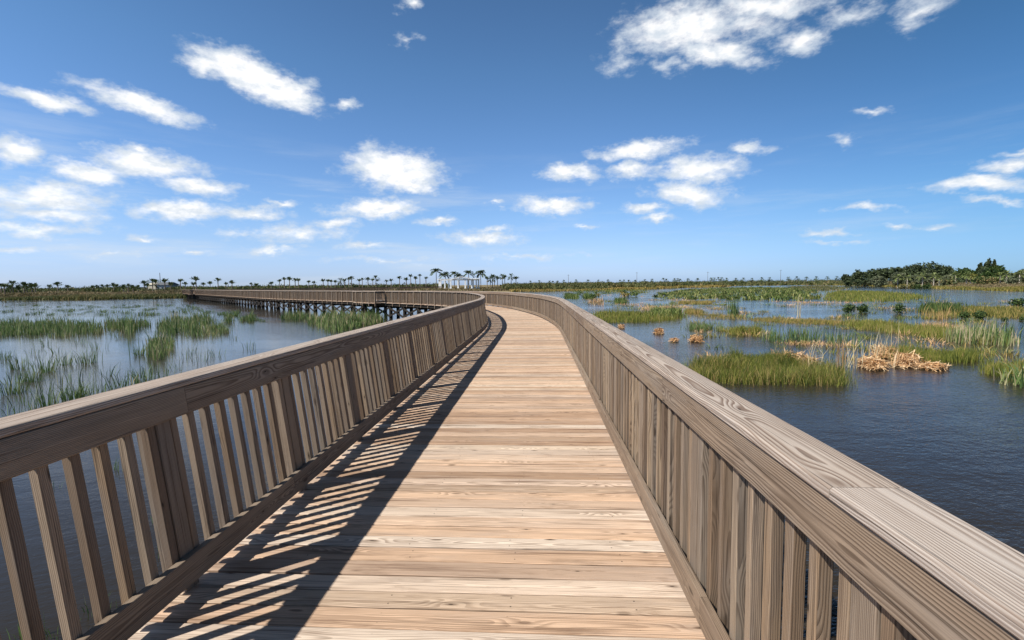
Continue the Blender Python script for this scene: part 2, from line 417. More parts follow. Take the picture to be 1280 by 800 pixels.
def rect(o0, o1, z0, z1, ch=0.0):
    if ch <= 0: return [(o0, z0), (o1, z0), (o1, z1), (o0, z1)]
    c = ch; k = c * .35
    return [(o0 + c, z0), (o1 - c, z0), (o1, z0 + c), (o1, z1 - c), (o1 - k, z1 - k), (o1 - c, z1), (o0 + c, z1), (o0 + k, z1 - k), (o0, z1 - c), (o0, z0 + c)]

# ------------------------------------------------------------------ boardwalk
ALC = [(S0 + 50.0, 4.2), (S0 + 158.0, 4.2)]        # small viewing alcoves on the left side
board = empty('boardwalk', (float(c0[0]), float(c0[1]), DECK))
tag(board, 'long weathered timber boardwalk with plank deck curving away to the left on dark piles', 'boardwalk')
board_inv = Matrix.Translation(board.location).inverted()
def part(name, mb, mat, parent):
    o = mb.build(name, mat); o.parent = parent
    o.matrix_parent_inverse = parent.matrix_world.inverted() if parent.parent is None else Matrix.Identity(4)
    return o
bpy.context.view_layer.update()

mb = MB()
s = 0.4
while s < PL.len - .3:
    near = s < S0 + 30
    w = random.choice((.128, .136, .14, .14, .144)) if near else .14
    gap = random.choice((.006, .008, .010, .013)) if near else .005
    p, m, d = PL.at(s + w / 2)
    nr = np.array([m[0], m[1]]); nr /= np.linalg.norm(nr); dr = np.array([-nr[1], nr[0]])
    if dr @ d < 0: dr = -dr
    skew = random.gauss(0, .003) if near else 0
    ex = random.uniform(-.01, .01)
    L0, L1 = -HALF - .20 + ex, HALF + .20 + ex
    top = DECK + (random.gauss(0, .0016) if near else 0); bot = DECK - .038; c = .004 if near else .002
    # keep the fanned boards from overlapping on the inside of the bend: wedge them slightly
    k0 = 0.0
    if near or s < S0 + 75:
        pa, ma, da = PL.at(s); pb, mb_, db = PL.at(s + w)
        e0 = pa + ma * L0; e1 = pa + ma * L1; f0 = pb + mb_ * L0; f1 = pb + mb_ * L1
    else:
        pa = p - d * w / 2; pb = p + d * w / 2
        pa, ma, da = PL.at(s); pb, mb_, db = PL.at(s + w)
        e0 = pa + ma * L0; e1 = pa + ma * L1; f0 = pb + mb_ * L0; f1 = pb + mb_ * L1
    g2 = gap / 2
    e0 = e0 + d * (g2 + skew); f0 = f0 - d * (g2 - skew); e1 = e1 + d * (g2 - skew); f1 = f1 - d * (g2 + skew)
    r = random.random()
    V = []
    for a0, a1 in ((e0, f0), (e1, f1)):
        q = (a1 - a0) / np.linalg.norm(a1 - a0)
        V += [(*a0, bot), (*a0, top - c), (*(a0 + q * c), top), (*(a1 - q * c), top), (*a1, top - c), (*a1, bot)]
    Ln = L1 - L0
    Fc = []; U = []; vv = [q_ - w / 2 for q_ in (-.03, -.004, 0, w, w + .004, w + .03)]
    for i in range(5):
        Fc.append([i, i + 1, 6 + i + 1, 6 + i]); U.append([(0, vv[i]), (0, vv[i + 1]), (Ln, vv[i + 1]), (Ln, vv[i])])
    Fc += [[5, 4, 3, 2, 1, 0], [6, 7, 8, 9, 10, 11]]; U += [[(0, 0)] * 6] * 2
    mb.add(V, Fc, U, r)
    s += w
for sa, ln in ALC:                       # alcove floors
    for k in range(7):
        o0 = HALF + .21 + k * .14
        for i in range(8):
            a = sa + .02 + i * (ln / 8); b_ = sa + (i + 1) * (ln / 8)
            pa, ma, _ = PL.at(a); pb, mb2, _ = PL.at(b_)
            q0 = pa - ma * o0; q1 = pb - mb2 * o0; q2 = -ma * .135
            box(mb, (*q0, DECK - .038), (*(q1 - q0), 0), (*q2, 0), (0, 0, .038))
deck = part('deck', mb, M['deck'], board)
# stringers under the deck
mb = MB()
for o in (-1.30, -.45, .45, 1.30):
    t = .5
    while t < PL.len - 4:
        t1 = min(t + 7.3, PL.len - .5); sweep(mb, PL, t, t1, rect(o - .035, o + .035, -.29, -.042)); t = t1 + .004
part('stringer', mb, M['pile'], board)

def lean_left(t):
    return .125 * float(np.interp(t - S0, [24, 40], [1, 0]))

def rail_line(side):
    if side > 0: return Line(resample(PATH + Line(PATH, 1).m * HALF, .3)[2:-2], 1)
    L = Line(PATH, 1); pts = []
    s = .6
    alc = list(ALC)
    while s < PL.len - .6:
        if alc and s >= alc[0][0]:
            a, ln = alc.pop(0)
            for q, lat in ((a, HALF), (a + .001, HALF + 1.0)):
                p, m, _ = L.at(q); pts.append(p - m * lat)
            for q in np.arange(a + .6, a + ln - .3, .6):
                p, m, _ = L.at(q); pts.append(p - m * (HALF + 1.0))
            for q, lat in ((a + ln - .001, HALF + 1.0), (a + ln, HALF)):
                p, m, _ = L.at(q); pts.append(p - m * lat)
            s = a + ln + .4; continue
        p, m, _ = L.at(s); pts.append(p - m * HALF); s += .3
    return Line(pts, -1)

_bal_cache = {}
def unit_bal(kind, var):
    """one picket / post standing at the origin: x outward, y along the rail"""
    key = (kind, var)
    if key in _bal_cache: return _bal_cache[key]
    mb = MB()
    if kind == 'baluster': wx, wy, z0, z1 = .046, .044, .06, 1.058
    else: wx, wy, z0, z1 = .12, .092, -.30, 1.056
    n = 4; c = .004
    sec = [(-wx / 2 + c, -wy / 2), (wx / 2 - c, -wy / 2), (wx / 2, -wy / 2 + c), (wx / 2, wy / 2 - c), (wx / 2 - c, wy / 2), (-wx / 2 + c, wy / 2), (-wx / 2, wy / 2 - c), (-wx / 2, -wy / 2 + c)]
    per = np.concatenate([[0], np.cumsum([math.dist(sec[i], sec[(i + 1) % 8]) for i in range(8)])])
    V = [(x, y, z0) for x, y in sec] + [(x, y, z1) for x, y in sec]
    Fc = []; U = []
    for i in range(8):
        j = (i + 1) % 8; Fc.append([i, j, 8 + j, 8 + i]); U.append([(z0, per[i]), (z0, per[i + 1]), (z1, per[i + 1]), (z1, per[i])])
    Fc += [list(range(7, -1, -1)), list(range(8, 16))]; U += [[(0, 0)] * 8] * 2
    mb.add(V, Fc, U, random.random())
    me = bpy.data.meshes.new(kind); me.from_pydata(V, [], Fc)
    ul = me.uv_layers.new(name='UVMap'); ul.data.foreach_set('uv', np.array(mb.uv, dtype=np.float32).ravel())
    a = me.attributes.new('rnd', 'FLOAT', 'FACE'); a.data.foreach_set('value', np.array(mb.r, dtype=np.float32))
    me.materials.append(M['baluster'] if kind == 'baluster' else M['rail'])
    _bal_cache[key] = me
    return me

def build_railing(side, label):
    L = rail_line(side)
    lean = lean_left if side < 0 else (lambda t: 0.0)
    # the distance along this rail beside the camera
    ts0 = L.t[np.argmin(np.hypot(L.P[:, 0], L.P[:, 1]))]
    ln_ = (lambda t: .125 * float(np.interp(t - ts0, [22, 38], [1, 0]))) if side < 0 else (lambda t: 0.0)
    root = empty('railing', (0, 0, 0), board)
    root.matrix_parent_inverse = board_inv
    root['label'] = label
    def boards(name, sec, mat, lens, jit):
        mb = MB(); t = .05; first = jit if jit > .3 else lens
        while t < L.len - .3:
            near = t < ts0 + 32
            t1 = min(t + first, L.len - .05); first = lens
            if L.len - t1 < .5: t1 = L.len - .05
            sweep(mb, L, t, t1 - .003, sec[0] if near else sec[1], ln_)
            t = t1
        o = mb.build(name, mat); o.parent = root; return o
    co = -.005 if side < 0 else -.012
    boards('cap_rail', (rect(co, .172, 1.0615, 1.0975, .008), rect(co, .172, 1.0615, 1.0975)), M['cap'], 4.88, 0 if side < 0 else (ts0 + 1.13) % 4.88)
    boards('fascia_board', (rect(0, .037, .910, 1.058, .004), rect(0, .037, .910, 1.058)), M['rail'], 4.88, 1.1 if side < 0 else 1.4)
    boards('kick_board', (rect(-.002, .036, .048, .186, .004), rect(-.002, .036, .048, .186)), M['rail'], 4.88, 2.0 if side < 0 else .7)
    # posts every 1.22 m, eight pickets between two posts
    far_b = MB(); far_p = MB(); nb = npst = 0
    jobs = []
    bay = 1.22; t = (ts0 + (2.37 if side < 0 else 1.12)) % bay
    while t < L.len - .1:
        jobs.append(('post', t, .038 + .061))
        for k in range(9): jobs.append(('baluster', t + .076 + .1335 * k, .038 + .0265))
        t += bay
    vis = [j for j in jobs if .1 < j[1] < L.len - .1]
    order = {'post': [j for j in vis if j[0] == 'post'], 'baluster': [j for j in vis if j[0] == 'baluster']}
    for kind, lst in order.items():
        front = [j for j in lst if j[1] >= ts0 + .55][:100 if kind == 'baluster' else 99]
        keep = set(id(j) for j in front)
        far = MB()
        for j in lst:
            _, t, o = j
            p, m, d = L.at(t); le = ln_(t); m = np.array([-d[1], d[0]]) if (np.array([-d[1], d[0]]) @ m) > 0 else np.array([d[1], -d[0]])
            base = p + m * o
            if id(j) in keep:
                ob = link(kind, unit_bal(kind, random.randrange(10)), root)
                X = Vector((m[0], m[1], -le)).normalized(); Y = Vector((-m[1], m[0], 0)); Z = Vector((m[0] * le, m[1] * le, 1)).normalized()
                if kind == 'baluster':
                    tw = random.gauss(0, .05); X, Y = X * math.cos(tw) + Y * math.sin(tw), Y * math.cos(tw) - X * math.sin(tw)
                ob.matrix_local = Matrix(((X.x, Y.x, Z.x, base[0]), (X.y, Y.y, Z.y, base[1]), (X.z, Y.z, Z.z, DECK), (0, 0, 0, 1)))
            else:
                wx, wy, z0, z1 = (.046, .044, .06, 1.058) if kind == 'baluster' else (.12, .092, -.30, 1.056)
                q = base + m * (le * z0 - wx / 2) - d * wy / 2
                box(far, (q[0], q[1], DECK + z0), (m[0] * le * (z1 - z0), m[1] * le * (z1 - z0), z1 - z0), (m[0] * wx, m[1] * wx, 0), (d[0] * wy, d[1] * wy, 0))
        if far.f:
            o = far.build(kind, M['baluster'] if kind == 'baluster' else M['rail']); o.parent = root; o['kind'] = 'stuff'
    return L
LL = build_railing(-1, 'shaded left railing with slatted pickets')
LR = build_railing(1, 'sunlit right railing with wide cap board')

# piles and cross braces
count = 0; rest = MB(); 
bents = np.arange(S0 + 3.0, S0 + 176, 2.44)
pile_list = []
for i, t in enumerate(bents):
    p, m, d = PL.at(t)
    for sd in (-1, 1): pile_list.append((t, sd))
keep = [q for q in pile_list if q[1] < 0 and q[0] > S0 + 20][:70] + [q for q in pile_list if q[1] > 0 and S0 + 36 < q[0]][:28]
keep = set(keep)
def pile_mesh(mb, t, sd):
    p, m, d = PL.at(t); c = p + m * sd * 1.14; w = .24
    m = m / np.linalg.norm(m)
    q = c - m * w / 2 - d * w / 2
    box(mb, (q[0], q[1], -.9), (0, 0, DECK - .295 + .9), (m[0] * w, m[1] * w, 0), (d[0] * w, d[1] * w, 0))
def brace_mesh(mb, t, sd):
    p, m, d = PL.at(t); p2, m2, _ = PL.at(t + 2.44)
    a = p + m * sd * 1.275; b_ = p2 + m2 * sd * 1.275
    v = b_ - a; n = m / np.linalg.norm(m) * sd
    for q, (z0, z1) in enumerate(((.22, 1.04), (1.04, .22))):
        o = a + n * (.045 * q)
        L3 = np.array([v[0], v[1], z1 - z0]); up = np.cross(L3 / np.linalg.norm(L3), np.array([n[0], n[1], 0])); up = up / np.linalg.norm(up) * .17
        if up[2] < 0: up = -up
        box(mb, np.array([o[0], o[1], z0]) - up / 2, L3, up, (n[0] * .04, n[1] * .04, 0))
for t, sd in pile_list:
    if (t, sd) in keep:
        mb = MB(); pile_mesh(mb, t, sd); o = part('pile', mb, M['pile'], board)
        if sd < 0 and t < S0 + 150:
            mb = MB(); brace_mesh(mb, t, sd); b2 = mb.build('cross_brace', M['pile']); b2.parent = o
            b2.matrix_parent_inverse = Matrix.Translation(board.location) @ o.matrix_parent_inverse if False else Matrix.Identity(4)
    else: pile_mesh(rest, t, sd)
o = part('pile', rest, M['pile'], board); o['kind'] = 'stuff'
for t in bents:
    p, m, d = PL.at(t); m1 = m / np.linalg.norm(m); q = p - m1 * 1.34 - d * .16
    mb = MB(); box(mb, (q[0], q[1], DECK - .52), (m1[0] * 2.68, m1[1] * 2.68, 0), (d[0] * .05, d[1] * .05, 0), (0, 0, .225))
    part('cross_beam', mb, M['pile'], board)

# ------------------------------------------------------------------ plants
def blades(base, h, w, lean, az=None, segs=2, droop=.3):
    """vectorised grass blades: base (n,3), heights, widths, lean amounts; returns V, polys"""
    n = len(base); h = np.broadcast_to(h, n); w = np.broadcast_to(w, n); lean = np.broadcast_to(lean, n)
    la = rng.uniform(0, 2 * PI, n) if az is None else az
    fa = rng.uniform(0, PI, n)
    side = np.stack([np.cos(fa), np.sin(fa), np.zeros(n)], 1); ld = np.stack([np.cos(la), np.sin(la), np.zeros(n)], 1)
    up = np.array([0, 0, 1.0])
    mid = base + up * (h * .55)[:, None] + ld * (h * lean * .38)[:, None]
    tip = base + up * (h * (1 - droop * lean))[:, None] + ld * (h * lean)[:, None]
    V = np.stack([base - side * (w / 2)[:, None], base + side * (w / 2)[:, None], mid - side * (w * .42)[:, None], mid + side * (w * .42)[:, None], tip], 1)
    i = np.arange(n) * 5
    Q = np.stack([i, i + 1, i + 3, i + 2], 1); T = np.stack([i + 2, i + 3, i + 4], 1)
    return V.reshape(-1, 3), Q, T
def join(parts):
    V = []; Q = []; T = []; RQ = []; RT = []; o = 0
    for v, q, t, r in parts:
        V.append(v); Q.append(q + o); T.append(t + o); RQ.append(r); RT.append(r); o += len(v)
    return np.concatenate(V), np.concatenate(Q), np.concatenate(T), np.concatenate(RQ), np.concatenate(RT)
def mesh_blades(name, parts, mat):
    V, Q, T, a, b = join(parts); return arr_mesh(name, V, [Q, T], [a, b], mat)
def in_poly(P, poly):
    x, y = P[:, 0], P[:, 1]; c = np.zeros(len(P), bool); n = len(poly)
    for i in range(n):
        (x1, y1), (x2, y2) = poly[i], poly[(i + 1) % n]
        c ^= ((y1 > y) != (y2 > y)) & (x < (x2 - x1) * (y - y1) / (y2 - y1 + 1e-12) + x1)
    return c
def sample_poly(poly, n):
    poly = np.array(poly); lo, hi = poly.min(0), poly.max(0); out = []
    k = 0
    while k < n:
        P = rng.uniform(lo, hi, (n * 3, 2)); P = P[in_poly(P, poly)]; out.append(P); k += len(P)
        if len(P) == 0: n = 0
    return np.concatenate(out)[:n]
def smooth_noise(P, sc_):
    return (np.sin(P[:, 0] * sc_ * 1.3 + 1.1 + 1.7 * np.sin(P[:, 1] * sc_ * .9)) + np.sin(P[:, 1] * sc_ * 1.7 + 2.2 * np.sin(P[:, 0] * sc_ * .7 + .4))) * .25 + .5

def patch(name, label, cat, poly_px, n, h, w, mat, lean=(.05, .35), bias=0.0, spread=.5, ragged=.3, group=None, tuft=0, tuft_r=.15, extra=None, world=False):
    """a stand of blades whose waterline outline is given by photo points on the water"""
    poly = [np.array(p) for p in poly_px] if world else [W(x, y) for x, y in poly_px]
    cen = np.mean(poly, 0)
    if tuft:
        T = sample_poly(poly, tuft); wt = rng.random(tuft)**1.5 + .08; idx = rng.choice(tuft, n, p=wt / wt.sum()); P = T[idx] + rng.normal(0, tuft_r, (n, 2)) * rng.uniform(.4, 1.3, tuft)[idx][:, None]
        lo = rng.random(n) < .16; P[lo] = sample_poly(poly, int(lo.sum())); th = rng.uniform(.55, 1.2, tuft)[idx]; tc = rng.normal(0, .16, tuft)[idx]
    else:
        P = sample_poly(poly, n); k = rng.random(n) < .85 + 0 * P[:, 0]
        P = P + rng.normal(0, ragged, P.shape) * (rng.random((n, 1)) < .45); th = 1.0; tc = (smooth_noise(P, 4.7) - .5) * .5
    hh = rng.uniform(h[0], h[1], n) * (.6 + .7 * smooth_noise(P, 1.3)) * th * rng.uniform(.55, 1.1, n)
    r = np.clip(rng.normal(.5 + bias, spread * .5, n) + tc, 0, 1)
    B = np.column_stack([P - cen, np.full(n, -.04)])
    parts = [(*blades(B, hh, rng.uniform(w[0], w[1], n), rng.uniform(lean[0], lean[1], n)), r)]
    me = mesh_blades(name, parts, M[mat])
    o = link(name, me, None, (cen[0], cen[1], 0)); tag(o, label, cat, group)
    return o

def litter(name, label, poly_px, n, length, height, mat='dead', up=0, group=None, tone=1.0):
    """a heap of broken reeds: long strips lying criss-cross over a low mound, a few still standing"""
    poly = [W(x, y) for x, y in poly_px]; cen = np.mean(poly, 0); P = sample_poly(poly, n) - cen
    R = np.abs(np.array(poly) - cen).max(0) + 1e-3
    e = np.clip(1 - (P[:, 0] / R[0])**2 - (P[:, 1] / R[1])**2, 0, 1)
    P = P * (1 - .35 * rng.random((n, 1))); z = rng.random(n) * height * (.12 + 1.15 * e**1.4)
    a = rng.uniform(0, 2 * PI, n); tilt = rng.normal(0, .35, n); L = rng.uniform(length * .4, length, n)
    d = np.stack([np.cos(a) * np.cos(tilt), np.sin(a) * np.cos(tilt), np.sin(tilt)], 1)
    sd = np.stack([-np.sin(a), np.cos(a), rng.normal(0, .4, n)], 1) * rng.uniform(.008, .02, n)[:, None]
    c = np.column_stack([P, z + .03]); A = c - d * (L / 2)[:, None]; B = c + d * (L / 2)[:, None]
    A[:, 2] = np.maximum(A[:, 2], -.05); B[:, 2] = np.maximum(B[:, 2], -.05)
    md = (A + B) / 2 + np.array([0, 0, 1.0]) * (L * .06)[:, None]
    V = np.stack([A - sd, A + sd, md - sd, md + sd, B], 1).reshape(-1, 3); i = np.arange(n) * 5
    parts = [(V, np.stack([i, i + 1, i + 3, i + 2], 1), np.stack([i + 2, i + 3, i + 4], 1), rng.random(n) * tone)]
    if up:
        Pu = sample_poly(poly, up) - cen
        parts.append((*blades(np.column_stack([Pu, np.zeros(up)]), rng.uniform(.3, .8, up) * 1.0, .02, rng.uniform(.1, .9, up)), rng.random(up)))
    o = link(name, mesh_blades(name, parts, M[mat]), None, (cen[0], cen[1], 0)); tag(o, label, 'dead reeds', group); return o

def clump_mesh(name, n, rad, h, w, lean, mat, bias=0, spread=.5):
    P = rng.normal(0, rad, (n, 2)); r = np.hypot(*P.T)
    az = np.arctan2(P[:, 1], P[:, 0]) + rng.normal(0, .5, n)
    B = np.column_stack([P, np.full(n, -.05)])
    parts = [(*blades(B, rng.uniform(h[0], h[1], n), rng.uniform(w[0], w[1], n), rng.uniform(lean[0], lean[1], n) , az), np.clip(rng.normal(.5 + bias, spread * .5, n), 0, 1))]
    return mesh_blades(name, parts, M[mat])

# ---- left water
patch('reed_bed', 'broad bed of green reeds at the far left, widest reed bed in the left water', 'reeds',
      [(-60, 418), (0, 421), (40, 419), (85, 421), (124, 417), (126, 408), (90, 404), (30, 405), (-60, 406)], 4300, (.55, 1.1), (.018, .04), 'reed', tuft=330, tuft_r=.3, bias=.02)
patch('reed_bed', 'thin ragged reeds trailing right of the widest reed bed', 'reeds', [(128, 411), (150, 414), (186, 409), (184, 403), (140, 403)], 900, (.6, 1.1), (.02, .04), 'reed', tuft=70, tuft_r=.25)
patch('reed_clump', 'tall dark reed clump at the end of the thin reeds, left water', 'reeds', [(154, 419), (166, 421), (168, 410), (156, 408)], 300, (.9, 1.7), (.02, .04), 'reed', tuft=20, tuft_r=.2, bias=-.1)
patch('reed_bed', 'dense reed stand with tall back edge in the middle of the left water', 'reeds', [(198, 417), (222, 421), (244, 413), (268, 403), (262, 397), (225, 399), (200, 405)], 1900, (.55, 1.25), (.018, .04), 'reed', tuft=120, tuft_r=.26)
patch('reed_clump', 'tall yellowing reed clump at the near tip of the middle reed stand', 'reeds', [(186, 446), (196, 450), (212, 446), (216, 428), (190, 426)], 560, (.7, 1.3), (.02, .04), 'reed', tuft=40, tuft_r=.2, bias=.16)
patch('reed_bed', 'low bright reeds right of the middle reed stand', 'reeds', [(236, 419), (262, 422), (284, 418), (282, 410), (244, 410)], 1000, (.4, .85), (.018, .036), 'reed', tuft=90, tuft_r=.25, bias=.12)
patch('reed_bed', 'loose leafy reeds growing below the far trestle of the boardwalk', 'reeds',
      [(384, 400), (398, 411), (420, 416), (445, 411), (478, 404), (476, 396), (420, 396)], 3800, (.6, 1.15), (.03, .06), 'reed', tuft=240, tuft_r=.3, bias=.1)
patch('reed_bed', 'small dark reeds beside the trestle left of the leafy reeds', 'reeds', [(352, 401), (368, 402), (384, 399), (380, 394), (356, 394)], 800, (.5, .95), (.02, .04), 'reed', tuft=60, tuft_r=.25, bias=-.05)
patch('reed_clump', 'small reed clump in open water below the far boardwalk', 'reeds', [(302, 403), (318, 402), (317, 398), (304, 398)], 330, (.6, 1.1), (.02, .04), 'reed', tuft=22, tuft_r=.2)
patch('reed_clump', 'sparse leaning reeds in open water left of the clump below the far boardwalk', 'reeds', [(281, 404), (291, 404), (291, 400), (282, 400)], 160, (.5, 1.0), (.02, .04), 'reed', tuft=12, tuft_r=.2)

clA = [clump_mesh('reed_clump', 70, .15, (.25, .82), (.012, .022), (.1, .55), 'reed', -.06) for _ in range(3)]
clS = [clump_mesh('reed_clump', 16, .2, (.25, .65), (.012, .024), (.1, .5), 'reed', -.08) for _ in range(3)]
def put(me, x, y, sx, label, cat, group=None, name=None, sz=None):
    p = W(x, y); o = link(name or me.name, me, None, (p[0], p[1], 0)); o.scale = (sx, sx, sz or sx)
    o.rotation_euler.z = random.uniform(0, 2 * PI); tag(o, label, cat, group); return o
GL = 'reed clumps in the left water'
for (x, y, s_, lb) in [
    (25, 461, 1.0, 'ragged reed clump, second row from the left edge of the water'), (58, 465, 1.15, 'full dark reed clump right of two ragged clumps'),
    (39, 477, .85, 'thin reed clump standing below the full dark clump'), (80, 456, .95, 'upright bushy reed clump between two fuller clumps'),
    (110, 454, 1.1, 'rightmost full reed clump in the left foreground row'), (13, 492, 1.05, 'dense short reed clump at the left picture edge'),
    (8, 449, .8, 'small reed clump at the left edge above the dense short one'), (175, 444, .9, 'leaning thin reed clump left of the yellowing reeds'),
    (181, 477, 1.05, 'dark spiky reed clump just above the left handrail'), (91, 500, .95, 'tall reed clump just behind the left handrail'),
    (106, 497, .8, 'bushy reed clump touching the tall one behind the left handrail'), (56, 507, .85, 'pale reed clump above the left handrail')]:
    put(random.choice(clA), x, y, s_, lb, 'reeds', GL)
for i, (x, y) in enumerate([(44, 512), (11, 522), (22, 521), (119, 494), (130, 491), (142, 488), (240, 441), (294, 424), (233, 448), (40, 444), (72, 441), (143, 420), (150, 424)]):
    put(random.choice(clS), x, y, random.uniform(.7, 1.1), 'few thin reed blades poking out of the left water', 'reeds', 'thin reed sprigs in the left water')
clF = [clump_mesh('reed_tuft', 46, .55, (.35, 1.0), (.04, .08), (.1, .7), 'reed', -.12) for _ in range(3)]
for i in range(84):
    x = random.uniform(5, 330); y = random.choice((382, 384, 386, 388, 390, 393)) + random.uniform(-1, 1) + .008 * x * .5
    if x > 225 and y < 380 + (x - 225) * .16: y = 384 + (x - 225) * .17
    put(random.choice(clF), x, y, random.uniform(.3, .65), 'tiny far tuft of reeds in the left water', 'reeds', 'far reed tufts in the left water', 'reed_tuft')
for x, y in [(139, 588), (66, 612), (30, 800), (75, 790), (118, 765), (206, 690), (195, 655)]:
    put(random.choice(clS), x, y, random.uniform(.28, .45), 'sparse reed sprig in the dark water behind the left pickets', 'reeds', 'reed sprigs behind the left pickets', 'reed_sprig')

# ---- right water
patch('sedge_patch', 'large yellow green sedge island beyond the right handrail, nearest on that side', 'sedge',
      [(850, 470), (880, 479), (930, 481.5), (990, 481), (1056, 483), (1054, 466), (1000, 458), (960, 452), (920, 448), (870, 458)], 15000, (.36, .66), (.006, .013), 'sedge', lean=(.05, .6), bias=-.16, ragged=.22, spread=1.0)
patch('sedge_patch', 'dark green rushes along the back of the large sedge island', 'sedge',
      [(905, 460), (960, 463), (1000, 464), (990, 455), (915, 447)], 3000, (.42, .68), (.007, .015), 'sedge', bias=-.38, ragged=.12)
patch('sedge_patch', 'dark olive sedge patch behind the orange reed heap', 'sedge', [(1120, 448), (1160, 453), (1222, 453), (1220, 446), (1170, 441), (1125, 440)], 5200, (.32, .55), (.008, .016), 'sedge', bias=-.14, ragged=.35)
patch('sedge_patch', 'sedge patch at the right picture edge', 'sedge', [(1231, 468), (1262, 474), (1330, 476), (1330, 462), (1280, 460), (1234, 458)], 3800, (.32, .55), (.008, .016), 'sedge', bias=-.08, ragged=.15)
patch('reed_clump', 'broad bladed cattail clump with pale stems at the right picture edge', 'reeds', [(1264, 481), (1284, 486), (1288, 478), (1268, 475)], 90, (.5, 1.0), (.025, .045), 'reed', lean=(.2, .8), bias=.15)
patch('sedge_strip', 'long golden green sedge strip crossing the right water', 'sedge',
      [(1056, 407), (1100, 414.5), (1150, 420.5), (1200, 427.5), (1245, 431), (1240, 424), (1200, 416), (1150, 410), (1100, 405), (1060, 402)], 9000, (.3, .6), (.012, .025), 'sedge', bias=.08, ragged=.6)
patch('sedge_strip', 'thin tan sedge strip at the left end of the long golden strip', 'sedge', [(938, 400.5), (985, 404), (1030, 405.5), (1056, 406), (1052, 402), (1000, 399.5), (945, 398)], 3400, (.2, .4), (.015, .03), 'gold', bias=.05, ragged=.6)
patch('dead_grass_strip', 'straw coloured dead grass along the back of the long golden strip', 'dead grass', [(1148, 411), (1180, 413), (1210, 417), (1205, 411), (1160, 406)], 900, (.3, .6), (.012, .025), 'dead', bias=.0, lean=(.2, .9))
patch('reed_bed', 'tall yellow green reeds at the right end of the long golden strip', 'reeds', [(1190, 428), (1225, 431), (1262, 432), (1262, 425), (1195, 421)], 900, (.7, 1.35), (.025, .045), 'reed', tuft=60, tuft_r=.25, bias=.28)
patch('sedge_strip', 'tan and green sedge strip along the far right water', 'sedge', [(1196, 394), (1230, 396), (1330, 400), (1330, 388), (1240, 385), (1195, 386)], 6000, (.3, .6), (.03, .06), 'gold', bias=-.2, ragged=1.0)
patch('reed_bed', 'dark leafy growth at the left end of the far tan and green strip', 'reeds', [(1150, 390), (1175, 392), (1200, 391), (1200, 385), (1160, 384)], 2200, (.5, 1.0), (.04, .08), 'leafy', bias=-.28, ragged=.4)
patch('reed_bed', 'pale mixed reeds in front of the dark leafy growth', 'reeds', [(1150, 397), (1180, 400), (1192, 397), (1190, 391), (1154, 392)], 380, (.5, 1.2), (.02, .04), 'gold', tuft=60, tuft_r=.25, bias=.2)
patch('broadleaf_bed', 'wide bed of bright broad leaved marsh plants across the far right water', 'marsh plants',
      [(812, 372), (850, 374), (905, 374.5), (945, 376), (1000, 376.5), (1020, 374), (1020, 362), (960, 359.5), (905, 360), (850, 363)], 24000, (.35, 1.05), (.10, .24), 'leafy', lean=(.3, 1.2), ragged=2.5, bias=.06, tuft=900, tuft_r=.5, spread=.9)
patch('sedge_bed', 'yellow green grass bed right of the broad leaved marsh plants', 'sedge', [(1030, 375), (1060, 377.5), (1110, 377), (1150, 374.5), (1152, 370), (1100, 365), (1050, 364), (1034, 368)], 11000, (.35, .8), (.04, .08), 'sedge', bias=-.06, ragged=2.2)
patch('dead_grass_strip', 'orange dead fringe along the front of the broad leaved bed', 'dead grass', [(985, 378), (1020, 379), (1080, 379.5), (1080, 378), (1020, 377), (985, 376.5)], 520, (.1, .3), (.04, .08), 'dead', tuft=60, tuft_r=.5, bias=-.2)
patch('sedge_patch', 'olive sedge patch just beyond the curve of the right handrail', 'sedge', [(735, 402), (760, 404), (800, 403.5), (845, 400), (852, 396), (800, 392), (750, 391)], 7500, (.35, .7), (.015, .03), 'sedge', bias=-.02, ragged=.6)
patch('broadleaf_clump', 'bright broad leaved clump at the right end of the olive sedge patch', 'marsh plants', [(812, 398), (835, 399), (853, 396), (850, 391), (815, 390)], 1300, (.5, 1.05), (.05, .10), 'leafy', lean=(.2, .8), bias=.12)
patch('dead_grass_patch', 'pinkish dead grass behind the olive sedge patch', 'dead grass', [(800, 388), (835, 390), (838, 386), (805, 384)], 400, (.2, .5), (.03, .05), 'dead', bias=-.1, tuft=40, tuft_r=.4)
patch('sedge_patch', 'small tan sedge tuft right of the olive sedge patch', 'sedge', [(856, 392), (877, 393), (876, 389), (858, 389)], 1000, (.35, .6), (.02, .04), 'gold', bias=.1)
patch('sedge_strip', 'thin orange sedge strip in front of the broad leaved bed', 'sedge', [(846, 380), (890, 380.5), (888, 377.5), (850, 377)], 1500, (.25, .5), (.04, .07), 'gold', bias=.1)
patch('dead_grass_strip', 'faint pink dead grass line left of the orange strip', 'dead grass', [(770, 381), (800, 382), (800, 380), (772, 379)], 260, (.1, .3), (.04, .07), 'dead', bias=-.1, tuft=30, tuft_r=.5)
patch('dead_grass_strip', 'scattered pink dead stems in open water below the orange strip', 'dead grass', [(800, 386), (862, 384.5), (862, 382.5), (805, 383.5)], 500, (.15, .35), (.04, .07), 'dead', bias=.2)
patch('reed_clump', 'small green plant group beside the rail bend, leftmost in the right water', 'marsh plants', [(705, 373), (722, 374), (722, 369.5), (707, 369)], 1100, (.5, 1.1), (.06, .12), 'leafy', bias=-.05)
patch('reed_clump', 'second green plant group beside the rail bend', 'marsh plants', [(729, 373), (741, 374), (741, 370), (730, 369.5)], 900, (.5, 1.1), (.06, .12), 'leafy', bias=-.1)
